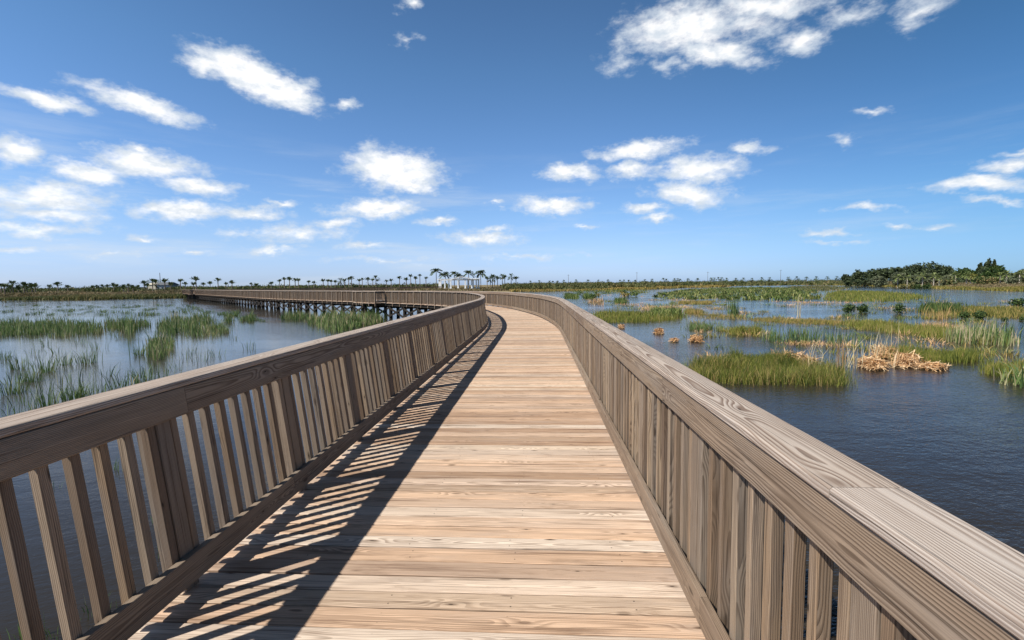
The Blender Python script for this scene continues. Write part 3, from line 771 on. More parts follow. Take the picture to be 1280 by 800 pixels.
patch('dead_grass_patch', 'upright pinkish dead reeds beside the two green plant groups', 'dead grass', [(736, 381), (752, 382.5), (752, 376), (738, 375)], 300, (.4, 1.1), (.03, .06), 'dead', tuft=40, tuft_r=.4, bias=-.15)
patch('reed_clump', 'green tuft near the far end of the right handrail', 'marsh plants', [(768, 379), (782, 380), (782, 376), (770, 375.5)], 600, (.5, 1.0), (.05, .09), 'leafy')
patch('dead_grass_strip', 'low dead grass with green blades behind the large sedge island', 'dead grass', [(982, 431), (1010, 432.5), (1042, 431.5), (1040, 428), (985, 427)], 800, (.08, .3), (.012, .025), 'dead', tuft=60, tuft_r=.3, lean=(.3, 1.2), bias=-.1)
patch('reed_bed', 'sparse blue green reeds standing behind the large sedge island', 'reeds', [(950, 427), (985, 429), (1072, 432), (1072, 424), (1000, 420), (955, 420)], 620, (.6, 1.15), (.018, .032), 'reed', tuft=75, tuft_r=.12, bias=-.1)
patch('reed_clump', 'narrow tall green reeds standing alone in the right water', 'reeds', [(914, 394), (919, 394.5), (919, 391.5), (915, 391.5)], 200, (.8, 1.9), (.03, .05), 'reed', bias=-.2, lean=(0, .15))
patch('sedge_bed', 'low mixed green bed below the far shore, just right of the boardwalk bend', 'sedge', [(716, 366), (760, 367.5), (806, 367), (812, 362.5), (770, 361.5), (720, 362)], 5200, (.3, .9), (.06, .12), 'sedge', bias=-.12, ragged=2.5, lean=(.1, .8), tuft=260, tuft_r=1.0)
patch('sedge_bed', 'dull olive bed joining the broad leaved plants to the far right shore', 'sedge', [(1000, 364), (1040, 364), (1062, 360), (1030, 357.5), (985, 358.5)], 5200, (.4, 1.0), (.08, .16), 'scrub_green', bias=.05, ragged=3, lean=(.1, .8))
patch('sedge_strip', 'broken golden tufts between the olive patch and the thin tan strip', 'sedge', [(860, 397), (905, 400), (935, 399), (930, 395.5), (890, 393), (862, 393)], 1300, (.2, .5), (.015, .03), 'gold', bias=.0, ragged=.6, lean=(.1, .8), tuft=70, tuft_r=.3)
GS = 'small sedge tufts in the right water'
for (x0, y0, x1, y1, lb, n, mt) in [
    (862, 412.5, 889, 413.5, 'spiky green sedge tuft above the orange clump', 800, 'reed'), (895, 413.5, 906, 414.5, 'thin sedge tuft right of the spiky green tuft', 170, 'reed'),
    (913, 418, 931, 419, 'round dense sedge tuft below the tall lone reeds', 900, 'sedge'), (935, 417.5, 952, 418.5, 'flat sedge tuft right of the round dense tuft', 600, 'sedge'),
    (836, 381.5, 846, 382, 'tiny green tuft left of the orange sedge strip', 250, 'leafy'), (842, 467, 862, 470, 'sparse bright sprigs beside the handrail, left of the sedge island', 60, 'reed')]:
    patch('sedge_tuft', lb, 'sedge', [((x0 + x1) / 2 + (x1 - x0) * .56 * math.cos(q), (y0 + y1) / 2 - 2 + 2.2 * math.sin(q)) for q in np.linspace(0, 2 * PI, 11)[:-1]], n, (.3, .75), (.012, .026), mt, group=GS, ragged=.3, lean=(.05, .6))

spr = [clump_mesh('sedge_tuft', 46, .2, (.12, .42), (.012, .024), (.1, .9), mt, b_) for mt, b_ in (('sedge', 0), ('sedge', -.2), ('gold', 0), ('gold', .15), ('reed', 0), ('dead', 0))]
regions = [(880, 1060, 428, 455, 12), (930, 1240, 396, 412, 34), (1080, 1260, 418, 448, 22), (1040, 1280, 382, 404, 34), (860, 960, 400, 424, 14), (760, 960, 380, 400, 50), (700, 1060, 362, 384, 110), (1060, 1270, 376, 396, 26), (1225, 1280, 440, 470, 6)]
for (x0, x1, y0, y1, n_) in regions:
    for _ in range(n_):
        x = random.uniform(x0, x1); y = random.uniform(y0, y1)
        if x < 700 + (y - 362) * 1.72: continue
        d_ = W(x, y)[1]
        put(random.choice(spr), x, y, random.uniform(.7, 1.5) * (1 + d_ / 70), 'small low tuft of grass standing loose in the right water', 'sedge', 'loose grass tufts in the right water', 'sedge_tuft', random.uniform(.7, 1.2))
for x, y in [(150, 486), (160, 479), (70, 500), (30, 505), (205, 470), (222, 462), (196, 462), (252, 452), (90, 478), (130, 470), (60, 488), (270, 446), (20, 478), (310, 436), (100, 430), (60, 432), (120, 436)]:
    put(random.choice(clS), x, y, random.uniform(.8, 1.2), 'few thin reed blades poking out of the left water', 'reeds', 'thin reed sprigs in the left water')
GD = 'dead reed heaps in the right water'
litter('dead_reed_heap', 'large pointed orange heap of dead reeds right of the sedge island', [(1112, 458), (1128, 462.5), (1152, 461.5), (1150, 452), (1136, 446), (1120, 447)], 620, .6, .27, up=40, group=GD)
litter('dead_reed_heap', 'flat orange tail of dead reeds trailing right from the pointed heap', [(1144, 461), (1166, 464), (1192, 463), (1184, 459.5), (1158, 456)], 420, .5, .13, group=GD)
litter('dead_reed_heap', 'low orange mat of dead reeds left of the large heap', [(1071, 458), (1090, 464), (1110, 463), (1108, 458), (1080, 453)], 900, .6, .22, group=GD)
litter('dead_reed_heap', 'brown dead reeds with standing stems behind the large heap', [(1088, 447), (1108, 450), (1122, 444), (1118, 439), (1094, 439)], 300, .8, .2, up=60, group=GD, tone=.75)
litter('dead_reed_heap', 'peach dead reeds lying on the back of the sedge island', [(955, 456), (985, 460), (1030, 462), (1020, 452), (970, 449)], 360, .7, .35, up=60, group=GD)
litter('dead_reed_heap', 'pointed orange dead clump alone in open water', [(860, 428), (880, 429), (878, 423), (863, 423)], 420, .4, .24, group=GD, tone=.55)
litter('dead_reed_heap', 'smaller pink dead clump left of the pointed orange one', [(836, 428), (849, 428.5), (848, 425), (838, 425)], 130, .35, .12, group=GD, tone=.55)
litter('dead_reed_heap', 'rounded pink dead clump nearest the handrail', [(815, 418), (831, 418.5), (829, 413.5), (818, 413.5)], 300, .4, .22, group=GD, tone=.55)
litter('dead_reed_heap', 'faint pink dead clump touching the handrail edge', [(772, 411), (781, 411.5), (781, 408), (773, 408)], 160, .35, .18, group=GD, tone=.55)

def stalks(label, x, y, n, hts, spread_, mat='straw', w=(.010, .026), lean=(.02, .25)):
    p = W(x, y); P = rng.normal(0, spread_, (n, 2)); B = np.column_stack([P, np.full(n, -.05)])
    parts = [(*blades(B, rng.uniform(hts[0], hts[1], n), rng.uniform(w[0], w[1], n), rng.uniform(lean[0], lean[1], n)), rng.random(n))]
    k = n // 2                                       # broken stalks: a second piece hanging over
    o = link('dead_stalks', mesh_blades('dead_stalks', parts, M[mat]), None, (p[0], p[1], 0))
    tag(o, label, 'dead stalks', 'standing dead stalks in the right water')
stalks('tall bent pale stalks on the right half of the sedge island', 1020, 462, 26, (.6, 1.5), .28, lean=(.05, .6))
stalks('reddish brown upright stalk bundle at the end of the sedge island', 1051, 468, 16, (.9, 1.75), .07, mat='dead', lean=(.0, .1))
stalks('forked yellow stalks rising from the low orange mat', 1069, 460, 20, (.5, 1.5), .13, lean=(.02, .45))
stalks('cluster of straw stalks behind the large orange heap', 1098, 446, 34, (.6, 1.4), .35)
stalks('single tall stalk with feathery tan plume above the dead heap', 1121, 441, 5, (.7, 1.9), .10, lean=(0, .18), w=(.012, .025))
stalks('thin lone pale stalk in the far right water', 999, 396, 9, (.9, 2.2), .10, w=(.04, .07), lean=(0, .2))

def leaf_quads(C, size, up_bias=.3):
    n = len(C); d = rng.normal(0, 1, (n, 3)); d /= np.linalg.norm(d, axis=1)[:, None]
    a = np.cross(d, rng.normal(0, 1, (n, 3))); a /= np.linalg.norm(a, axis=1)[:, None]; b = np.cross(d, a)
    s_ = (size * rng.uniform(.6, 1.3, n))[:, None]
    V = np.stack([C - a * s_, C - b * s_ * .6, C + a * s_, C + b * s_ * .6], 1).reshape(-1, 3)
    return V, np.arange(n * 4).reshape(-1, 4)
def shrub_mesh(n, w, h, mat):
    C = rng.normal(0, .42, (n, 3)); C /= np.maximum(1, np.linalg.norm(C, axis=1))[:, None]
    C = C * np.array([w / 2, w / 2, h / 2]) + np.array([0, 0, h * .52]); C[:, 2] = np.abs(C[:, 2])
    V, Q = leaf_quads(C, .09 * w); return arr_mesh('shrub', V, [Q], [rng.random(n)], M[mat])
GB = 'shrubs standing in the right water'
for (x, y, ypx, wpx, lb) in [
    (1061, 391.5, 379, 14, 'dark round shrub, left of the close pair in the far right water'), (1078, 391, 379.5, 13, 'dark round shrub, right of the close pair in the far right water'),
    (1124, 392, 378, 13, 'lone brown based shrub between the pair and the far strip'), (1272, 384, 372, 15, 'dark shrub on the far strip near the right edge'),
    (1224, 399, 388, 14, 'dark low shrub in front of the far tan strip'), (1205, 398.5, 389, 11, 'small green shrub in front of the dark leafy growth'),
    (1256, 403, 395, 7, 'small dark shrub in open water near the right edge'), (1277, 401, 395, 6, 'tiny dark shrub touching the right picture edge')]:
    p = W(x, y); Y = p[1]; w_ = wpx / F * Y; h_ = (y - ypx) / F * Y
    o = link('shrub', shrub_mesh(420, w_, h_, 'bush'), None, (p[0], p[1], -.05)); tag(o, lb, 'shrub', GB)
for k in range(14):
    x = random.uniform(700, 830); y = random.uniform(366, 376)
    p = W(x, y); o = link('shrub', shrub_mesh(120, random.uniform(1.2, 2.4), random.uniform(.7, 1.2), random.choice(('bush', 'leafy', 'gold'))), None, (p[0], p[1], 0))
    tag(o, 'small far marsh shrub in open water beyond the right handrail', 'shrub', 'far marsh shrubs beyond the right handrail')

# ---- land cover: nobody could count it
def land_cover(name, x0, x1, d0, d1, n, h, w, mat, bias=0.0, dens=1.0):
    xs = rng.uniform(x0, x1, n); az = np.arctan((xs - 640) / F)
    dd = d0 + (d1 - d0) * rng.random(n)**dens
    R = np.array([shore_r(a) for a in az]) + dd
    P = np.stack([R * np.sin(az), R * np.cos(az)], 1)
    z = np.interp(dd, [p[0] for p in _prof], [p[1] for p in _prof])
    k = 5; P = np.repeat(P, k, 0); zz = np.repeat(z, k); R5 = np.repeat(R, k)
    P = P + rng.normal(0, .5, P.shape) * (R5 / 200)[:, None]
    hh = rng.uniform(h[0], h[1], n * k) * (.4 + 1.1 * smooth_noise(P, .11))
    B = np.column_stack([P, zz - .1])
    r = np.clip(np.repeat(rng.random(n), k) * .6 + rng.random(n * k) * .4 + bias, 0, 1)
    me = mesh_blades(name, [(*blades(B, hh, rng.uniform(w[0], w[1], n * k) * (R5 / 200), rng.uniform(.1, .7, n * k)), r)], M[mat])
    o = link(name, me); o['kind'] = 'stuff'; return o
land_cover('shore_grass', -40, 250, 0, 10, 5000, (.5, 1.2), (.15, .4), 'scrub_green', .05)
land_cover('dry_grass', -40, 560, 6, 130, 15000, (.5, 1.3), (.25, .6), 'scrub', 0)
land_cover('scrub', -40, 560, 70, 260, 7000, (1.2, 2.6), (.4, .9), 'scrub_green', -.12)
land_cover('dry_grass', 540, 700, 4, 90, 5000, (.4, 1.0), (.2, .5), 'scrub', .05)
land_cover('shore_grass', 640, 915, 0, 8, 3600, (.5, 1.1), (.2, .5), 'gold', .1)
land_cover('scrub', 630, 930, 6, 130, 11000, (1.0, 2.5), (.3, .8), 'scrub_green', -.02)
land_cover('scrub', 900, 1075, 0, 160, 5000, (.7, 2.0), (.3, .8), 'scrub_green', .02)
land_cover('shore_grass', 1040, 1330, 0, 9, 5000, (.35, .8), (.12, .3), 'gold', -.12)
land_cover('dry_grass', 1040, 1330, 6, 70, 7000, (.3, .8), (.2, .5), 'scrub', .1)
for x0, x1 in ((-700, -40), (1330, 1800)):
    land_cover('shore_grass', x0, x1, 0, 10, 2500, (.5, 1.2), (.2, .5), 'scrub_green', .05)
    land_cover('dry_grass', x0, x1, 6, 130, 5000, (.5, 1.4), (.3, .8), 'scrub', 0)
    land_cover('scrub', x0, x1, 60, 220, 3000, (1.2, 2.6), (.5, 1.1), 'scrub_green', -.1)
# reed bank standing in front of the far shore
patch('reed_bank', 'dark olive reed bank low in front of the far shore', 'reeds', [(838, 358.5), (870, 358.8), (903, 358.5), (906, 357.6), (840, 357.5)], 5000, (1.2, 2.2), (.3, .6), 'scrub_green', bias=-.2, ragged=2)
def tree_mass(name, x0, x1, Y0, Y1, n, h, mat):
    xs = rng.uniform(x0, x1, n); Y = rng.uniform(Y0, Y1, n); X = (xs - 640) / F * Y
    V = []; Q = []; o = 0; rr = []
    k = 26
    for i in range(n):
        hh = rng.uniform(*h); C = rng.normal(0, .45, (k, 3)); C = C * np.array([hh * .8, hh * .8, hh * .42]) + np.array([X[i], Y[i], 1.4 + hh * .5])
        v, q = leaf_quads(C, hh * .16); V.append(v); Q.append(q + o); o += len(v); rr.append(rng.random(k))
    me = arr_mesh(name, np.concatenate(V), [np.concatenate(Q)], [np.concatenate(rr)], M[mat]); ob = link(name, me); ob['kind'] = 'stuff'
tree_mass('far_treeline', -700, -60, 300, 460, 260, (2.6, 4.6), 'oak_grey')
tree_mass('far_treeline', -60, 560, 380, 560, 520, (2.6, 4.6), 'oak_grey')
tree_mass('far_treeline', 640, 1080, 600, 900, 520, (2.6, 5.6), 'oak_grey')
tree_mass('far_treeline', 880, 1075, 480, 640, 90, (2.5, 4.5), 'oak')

# ------------------------------------------------------------------ palms
def trunk_mesh(h, r0, r1, mat, bend=.0, seg=5, sides=7):
    V = []; Q = []
    for i in range(seg + 1):
        t = i / seg; r = r0 + (r1 - r0) * t
        if i == 0: r *= 1.25
        for k in range(sides):
            a = 2 * PI * k / sides; V.append((r * math.cos(a) + bend * t * t, r * math.sin(a), h * t - .2 * (i == 0)))
    for i in range(seg):
        for k in range(sides):
            j = (k + 1) % sides; Q.append((i * sides + k, i * sides + j, (i + 1) * sides + j, (i + 1) * sides + k))
    T = [tuple(seg * sides + k for k in range(sides))]
    return arr_mesh('trunk', np.array(V), [np.array(Q), np.array(T)], [np.zeros(len(Q)), np.zeros(1)], mat, True)
def crown_mesh(kind, mat, size=1.0, x=0.0):
    """fronds as bent ribs with leaflets on both sides"""
    V = []; Q = []; R = []
    nf = {'cut': 22, 'fan': 34, 'feather': 24}[kind]
    for f in range(nf):
        az = 2 * PI * (f * .381966) + random.gauss(0, .2)
        if kind == 'cut': el = math.radians(random.uniform(35, 82)); L = random.uniform(1.2, 1.9) * size; sag = .25
        elif kind == 'fan': el = math.radians(random.uniform(-35, 75)); L = random.uniform(1.2, 1.8) * size; sag = .4
        else: el = math.radians(random.uniform(0, 75)); L = random.uniform(2.4, 3.4) * size; sag = .85
        d = np.array([math.cos(az) * math.cos(el), math.sin(az) * math.cos(el), math.sin(el)]); side = np.array([-math.sin(az), math.cos(az), 0]); up = np.cross(side, d) * -1
        if up[2] < 0: up = -up
        pts = [d * L * t - np.array([0, 0, 1]) * sag * L * t * t * .7 for t in np.linspace(0, 1, 7)]
        if kind == 'feather': ts = range(1, 6)
        else: ts = range(3, 6)
        for k in ts:
            p = pts[k]; q = pts[k + 1]
            ll = (L * .30 if kind == 'feather' else L * .34) * (1.1 - .12 * k)
            for sgn in (-1, 1):
                for m_ in range(3):
                    p0 = p + (q - p) * m_ * .33; dirv = side * sgn * random.uniform(.7, 1.0) + d * random.uniform(.4, .9) + np.array([0, 0, random.uniform(-.5, .1)])
                    dirv /= np.linalg.norm(dirv); wv = (q - p) * .4
                    b = len(V); V += [p0, p0 + wv, p0 + wv * .6 + dirv * ll, p0 + dirv * ll]; Q.append((b, b + 1, b + 2, b + 3)); R.append(random.random())
        for k in range(6):
            b = len(V); V += [pts[k] - side * .05, pts[k] + side * .05, pts[k + 1] + side * .04, pts[k + 1] - side * .04]; Q.append((b, b + 1, b + 2, b + 3)); R.append(random.random())
    V = np.array(V); V[:, 0] += x
    return arr_mesh('crown', V, [np.array(Q)], [np.array(R)], M[mat])
CR = {k: [crown_mesh(k, mt) for _ in range(3)] for k, mt in (('cut', 'palm'), ('fan', 'palm'), ('feather', 'palm'))}
CR['light'] = [crown_mesh('fan', 'palm_light') for _ in range(3)]
CR['gold'] = [crown_mesh('fan', 'palm_gold')]
TR = {'dark': trunk_mesh(1.0, .20, .17, M['trunk']), 'pale': trunk_mesh(1.0, .20, .17, M['trunk_pale'])}
def palm(x, ytop, Y, kind, label, group, scale=1.0, trunk='dark', base=None):
    X = at_depth(x, Y); gz = land_z(X, Y) if base is None else base
    top = z_at(x, ytop, Y); rise = {'cut': 1.5, 'fan': 1.1, 'feather': 1.7, 'light': 1.1, 'gold': 1.1}[kind] * scale
    h = max(.8, top - gz - rise)
    r = empty('palm_tree', (X, Y, gz)); tag(r, label, 'palm tree', group)
    r.rotation_euler.z = random.uniform(0, 6.28)
    t = link('trunk', TR[trunk], r); t.scale = (random.uniform(.9, 1.2), random.uniform(.9, 1.2), h + .05)
    c = link('crown', random.choice(CR[kind]), r, (0, 0, h)); c.scale = (scale,) * 3; c.rotation_euler.z = random.uniform(0, 6.28)
    return r
GP = 'palms along the left horizon'
LBL = 'slim clipped cabbage palm among the row on the left horizon'
tall = {15.5: 'thick dark palm with spreading top near the left picture edge', 29.5: 'vase shaped dark palm right of the thick palm at the left edge',
        39.5: 'broad topped palm, third of the large ones from the left edge', 72: 'lone slim palm with small round top between broad topped palms',
        190.5: 'broad dark palm in front of the cream house wall', 245: 'tallest slim palm just right of the grey house',
        272.5: 'tall palm with fanned top beyond the far end of the boardwalk', 290: 'wide flat topped palm right of the tall fanned palm', 362: 'tall palm with double tuft above the far boardwalk',
        470: 'tall full crowned palm left of the pergola group', 206: 'slim palm in front of the grey house roof', 426: 'wide topped palm above the middle of the far boardwalk'}
for x, yt in [(1, 353.5), (5, 354), (12.5, 356), (15.5, 351), (22.5, 356.5), (29.5, 352), (33, 356.5), (39.5, 353.5), (43.5, 353.5), (61.5, 355), (72, 352), (84.5, 355.5), (115.5, 356), (121, 356),
              (128, 355), (134, 355), (142, 353.5), (146, 355), (154, 355.5), (160, 354), (166, 355.5), (172, 356), (180, 350.5), (184, 353.5), (190.5, 348.5), (195, 349), (206, 347.5), (213, 352), (225.5, 348),
              (231.5, 352), (241.5, 352), (245, 345), (254, 353), (262.5, 351.5), (272.5, 347), (282.5, 352.5), (290, 350), (314, 353), (320, 353.5), (339, 351.5), (349.5, 348.5), (355.5, 346.5), (362, 346),
              (369, 347.5), (373, 347.5), (386, 350), (392.5, 351), (404, 348), (410, 348.5), (414, 349.5), (419, 349.5), (426, 347.5), (431, 348), (436, 346.5), (439.5, 345), (449, 348), (453, 347), (460, 346.5), (466, 347.5),
              (470, 344.5), (483, 349.5), (489, 348), (499.5, 345), (508, 346.5), (513.5, 342.5), (519.5, 345), (525, 342.5), (532.5, 345.5)]:
    big = x in tall
    Y = random.uniform(175, 205) if x < 60 else (random.uniform(190, 225) if x < 250 else random.uniform(225, 275))
    palm(x, yt, Y, 'fan' if x in (15.5, 190.5, 470, 426) else 'cut', tall.get(x, LBL), GP, (1.5 if big else random.uniform(1.0, 1.35)) * (1.1 if x < 60 else 1))
GQ = 'palms around the white pergola'
for x, yt, kind, lb, s_ in [(545.5, 334.5, 'feather', 'tallest feathery palm at the left end of the white pergola', .9), (557, 339, 'feather', 'drooping feathery palm behind the left end of the pergola', .85),
                            (568, 338.5, 'feather', 'feathery palm rising behind the pergola roof, left of its middle', .8), (574, 341, 'feather', 'shorter feathery palm close behind the pergola roof middle', .8),
                            (586, 337, 'feather', 'wide feathery palm behind the right half of the pergola roof', .95), (601, 336.5, 'feather', 'spreading feathery palm at the right end of the pergola', .95)]:
    palm(x, yt, 262 if kind == 'feather' else 245, kind, lb, GQ, s_ * 1.45)
for i, (x, yt, lb) in enumerate([(609, 345, None), (613, 346, None), (615.5, 342.5, 'full dark palm in the row right of the pergola'), (618, 344.5, None), (622, 345, None), (628, 342.5, 'slender palm near the end of the row right of the pergola'), (631, 343, None),
                          (639, 342, 'wide topped palm, second last of the row right of the pergola'), (645, 345, 'small last palm of the row right of the pergola')]):
    palm(x, yt, 238 + i * 2, 'fan' if i % 2 else 'cut', lb or 'short palm in the row right of the pergola', GQ, 1.35)
for x, yt in [(687, 351), (691, 351.2), (697, 351), (720, 349.5), (775, 350), (780, 349.8), (786, 350), (794, 350), (829, 347.5), (833, 348.5), (843, 348), (847, 348), (850, 348.6), (889, 347), (893, 347), (898, 346.5), (902, 346.5), (908, 347.5), (920, 347.5), (929, 347.2), (940, 347.5), (952, 346.8), (663, 351), (674, 350.5), (705, 350), (735, 349.6), (748, 349.8), (760, 349.5), (806, 349), (815, 348.5), (860, 348), (872, 347.8), (962, 346.5), (985, 346), (996, 345.6), (1008, 346), (1020, 345.5), (1034, 345.4), (1046, 345)]:
    palm(x, yt, random.uniform(430, 520), 'fan', 'tiny distant palm on the flat horizon right of the boardwalk', 'tiny palms on the middle horizon', 1.5)

# ------------------------------------------------------------------ hammock of trees at the right
def crown_blob(lobes, n, leaf, mat):
    """lobes: (x,y,z,rx,rz); leaf clumps spread on and inside each lobe"""
    C = []; R = []
    for (x, y, z, rx, rz) in lobes:
        k = int(n * rx * rz / sum(l[3] * l[4] for l in lobes)) + 8
        nc = max(6, k // 14)
        d = rng.normal(0, 1, (nc, 3)); d /= np.linalg.norm(d, axis=1)[:, None]; rad = rng.uniform(.45, 1.05, nc)[:, None]
        cc = d * rad * np.array([rx, rx, rz]) + np.array([x, y, z]); cc[:, 2] = np.maximum(cc[:, 2], z - rz * .7)
        id_ = rng.integers(0, nc, k); C.append(cc[id_] + rng.normal(0, 1, (k, 3)) * np.array([rx, rx, rz]) * .13)
        R.append(np.clip(rng.random(nc)[id_] * .7 + rng.random(k) * .3, 0, 1))
    V, Q = leaf_quads(np.concatenate(C), leaf); return arr_mesh('crown', V, [Q], [np.concatenate(R)], M[mat])
def limb_mesh(h, r, lobes):
    mb = []; V = []; Q = []
    def tube(a, b, r0, r1, k=6):
        a = np.array(a, float); b = np.array(b, float); d = b - a; d /= np.linalg.norm(d); x = np.cross(d, [.3, .9, .1]); x /= np.linalg.norm(x); y = np.cross(d, x); o = len(V)
        for p, rr in ((a, r0), (b, r1)):
            for i in range(k): V.append(p + (x * math.cos(2 * PI * i / k) + y * math.sin(2 * PI * i / k)) * rr)
        for i in range(k): Q.append((o + i, o + (i + 1) % k, o + k + (i + 1) % k, o + k + i))
    tube((0, 0, -.3), (.1, 0, h * .4), r * 1.3, r)
    for l in lobes: tube((.1, 0, h * .36), (l[0], l[1], l[2]), r * .75, r * .2)
    return arr_mesh('trunk', np.array(V), [np.array(Q)], [np.zeros(len(Q))], M['bark'], True)
def broad_tree(x, ytop, Y, wpx, label, mat='oak', name='broadleaf_tree', conic=False, group='trees of the wooded shore at the right'):
    X = at_depth(x, Y); gz = land_z(X, Y); h = z_at(x, ytop, Y) - gz; w = wpx / F * Y / 2
    r = empty(name, (X, Y, gz)); tag(r, label, 'tree', group)
    lobes = []
    if conic:
        for k in range(6):
            t = k / 5; lobes.append((random.uniform(-.1, .1) * w, random.uniform(-.1, .1) * w, h * (.32 + .58 * t), w * (1 - .75 * t), h * .15))
    else:
        for k in range(7):
            a = random.uniform(0, 2 * PI); q = random.uniform(.2, .62) * w; rr = random.uniform(.42, .62) * w
            lobes.append((q * math.cos(a), q * math.sin(a), h * random.uniform(.42, .72), rr, h * random.uniform(.2, .28)))
        lobes.append((0, 0, h * .78, w * .42, h * .21)); lobes.append((random.uniform(-.3, .3) * w, -.4 * w, h * .3, w * .8, h * .24))
    c = link('crown', crown_blob(lobes, 4600, .40, mat), r); link('trunk', limb_mesh(h, max(.18, h * .03), lobes[:5]), r)
    return r
for x, yt, Y, wpx, lb, mt in [
    (1058, 342.5, 300, 11, 'small round tree at the left end of the wooded shore', 'oak'), (1072, 337, 285, 22, 'dark dense tree, first large one of the wooded shore', 'oak'),
    (1090, 335, 280, 26, 'dark tree next to the first large one of the wooded shore', 'oak'), (1108, 334, 275, 26, 'broad dark tree left of the tallest crowns', 'oak'), (1127, 332.5, 265, 26, 'dark tree left of the highest double crown', 'oak'),
    (1146, 328.5, 258, 30, 'tall dark tree, left crown of the highest pair', 'oak'), (1166, 327, 250, 30, 'tall dark tree, right crown of the highest pair', 'oak'), (1182, 332, 245, 22, 'dark tree sloping down right of the highest pair', 'oak'),
    (1123, 340, 238, 24, 'grey green tree standing before the dark trees, left', 'oak_grey'), (1163, 341, 225, 22, 'grey green tree standing before the highest pair', 'oak_grey'), (1096, 345, 262, 20, 'low grey green tree before the left dark trees', 'oak_grey'),
    (1143, 344, 225, 18, 'low grey tree between the two grey green trees', 'oak_grey'), (1185, 343, 215, 16, 'low grey tree right of the highest pair', 'oak_grey'), (1203, 334.5, 212, 26, 'round green domed tree in the gap of the wooded shore', 'bush'),
    (1247, 330, 205, 24, 'bright domed tree right of the dark conifer', 'bush'), (1284, 333, 188, 28, 'olive tree cut by the right picture edge', 'oak_grey'), (1232, 341, 208, 30, 'broad green tree filling below the dark conifer', 'bush'), (1262, 340, 200, 30, 'green tree between the bright domed tree and the right edge', 'oak'), (1196, 345, 205, 18, 'low dark tree below the round dome', 'oak')]:
    broad_tree(x, yt, Y, wpx, lb, mt)
broad_tree(1233, 324.5, 214, 15, 'dark pointed conifer, tallest above the right trees', 'oak', 'conifer_tree', True)
broad_tree(1224, 329, 216, 11, 'dark pointed conifer, shorter one on the left of the tallest', 'oak', 'conifer_tree', True)
broad_tree(1241, 326.5, 216, 9, 'slim dark conifer spire right of the tallest', 'oak', 'conifer_tree', True)
GH = 'palms in front of the wooded shore'
for x, yt, kind, lb, s_ in [(1122, 343, 'light', 'pale trunked palm at the left of the shore palms', 1.3), (1134, 343.5, 'light', 'second pale trunked palm from the left on the wooded shore', 1.2), (1153, 341, 'light', 'bushy topped palm before the highest tree pair', 1.4),
                            (1167, 341, 'light', 'palm with full head right of the bushy topped one', 1.3), (1174, 344, 'light', 'short palm near the middle of the shore palms', 1.1), (1194, 340, 'light', 'grey palm left of the bright trunked pair', 1.2),
                            (1208, 340, 'light', 'palm with bright straight trunk, left of the yellow headed palm', 1.2), (1213, 341.5, 'light', 'leaning bright trunk palm beside the yellow headed palm', 1.0), (1217, 342, 'gold', 'yellow headed palm with pale trunk', 1.0),
                            (1258, 338, 'light', 'pale trunked palm before the green trees at the right', 1.4), (1274, 338, 'light', 'last pale trunked palm near the right edge', 1.3), (1250, 340, 'light', 'leafy palm head left of the right pale trunks', 1.3)]:
    palm(x, yt, max(155, 205 - (x - 1120) * .28), kind, lb, GH, s_, 'pale')
for x in (1128, 1140, 1146, 1158, 1180, 1187, 1222, 1230, 1240, 1266):
    Y = 190 - (x - 1120) * .2; X = at_depth(x, Y); gz = land_z(X, Y)
    o = link('shrub', shrub_mesh(260, random.uniform(3, 5), random.uniform(2, 3.4), random.choice(('oak_grey', 'bush', 'scrub_green'))), None, (X, Y, gz - .2))
    tag(o, 'understorey shrub below the palms on the wooded shore', 'shrub', 'understorey shrubs on the wooded shore')

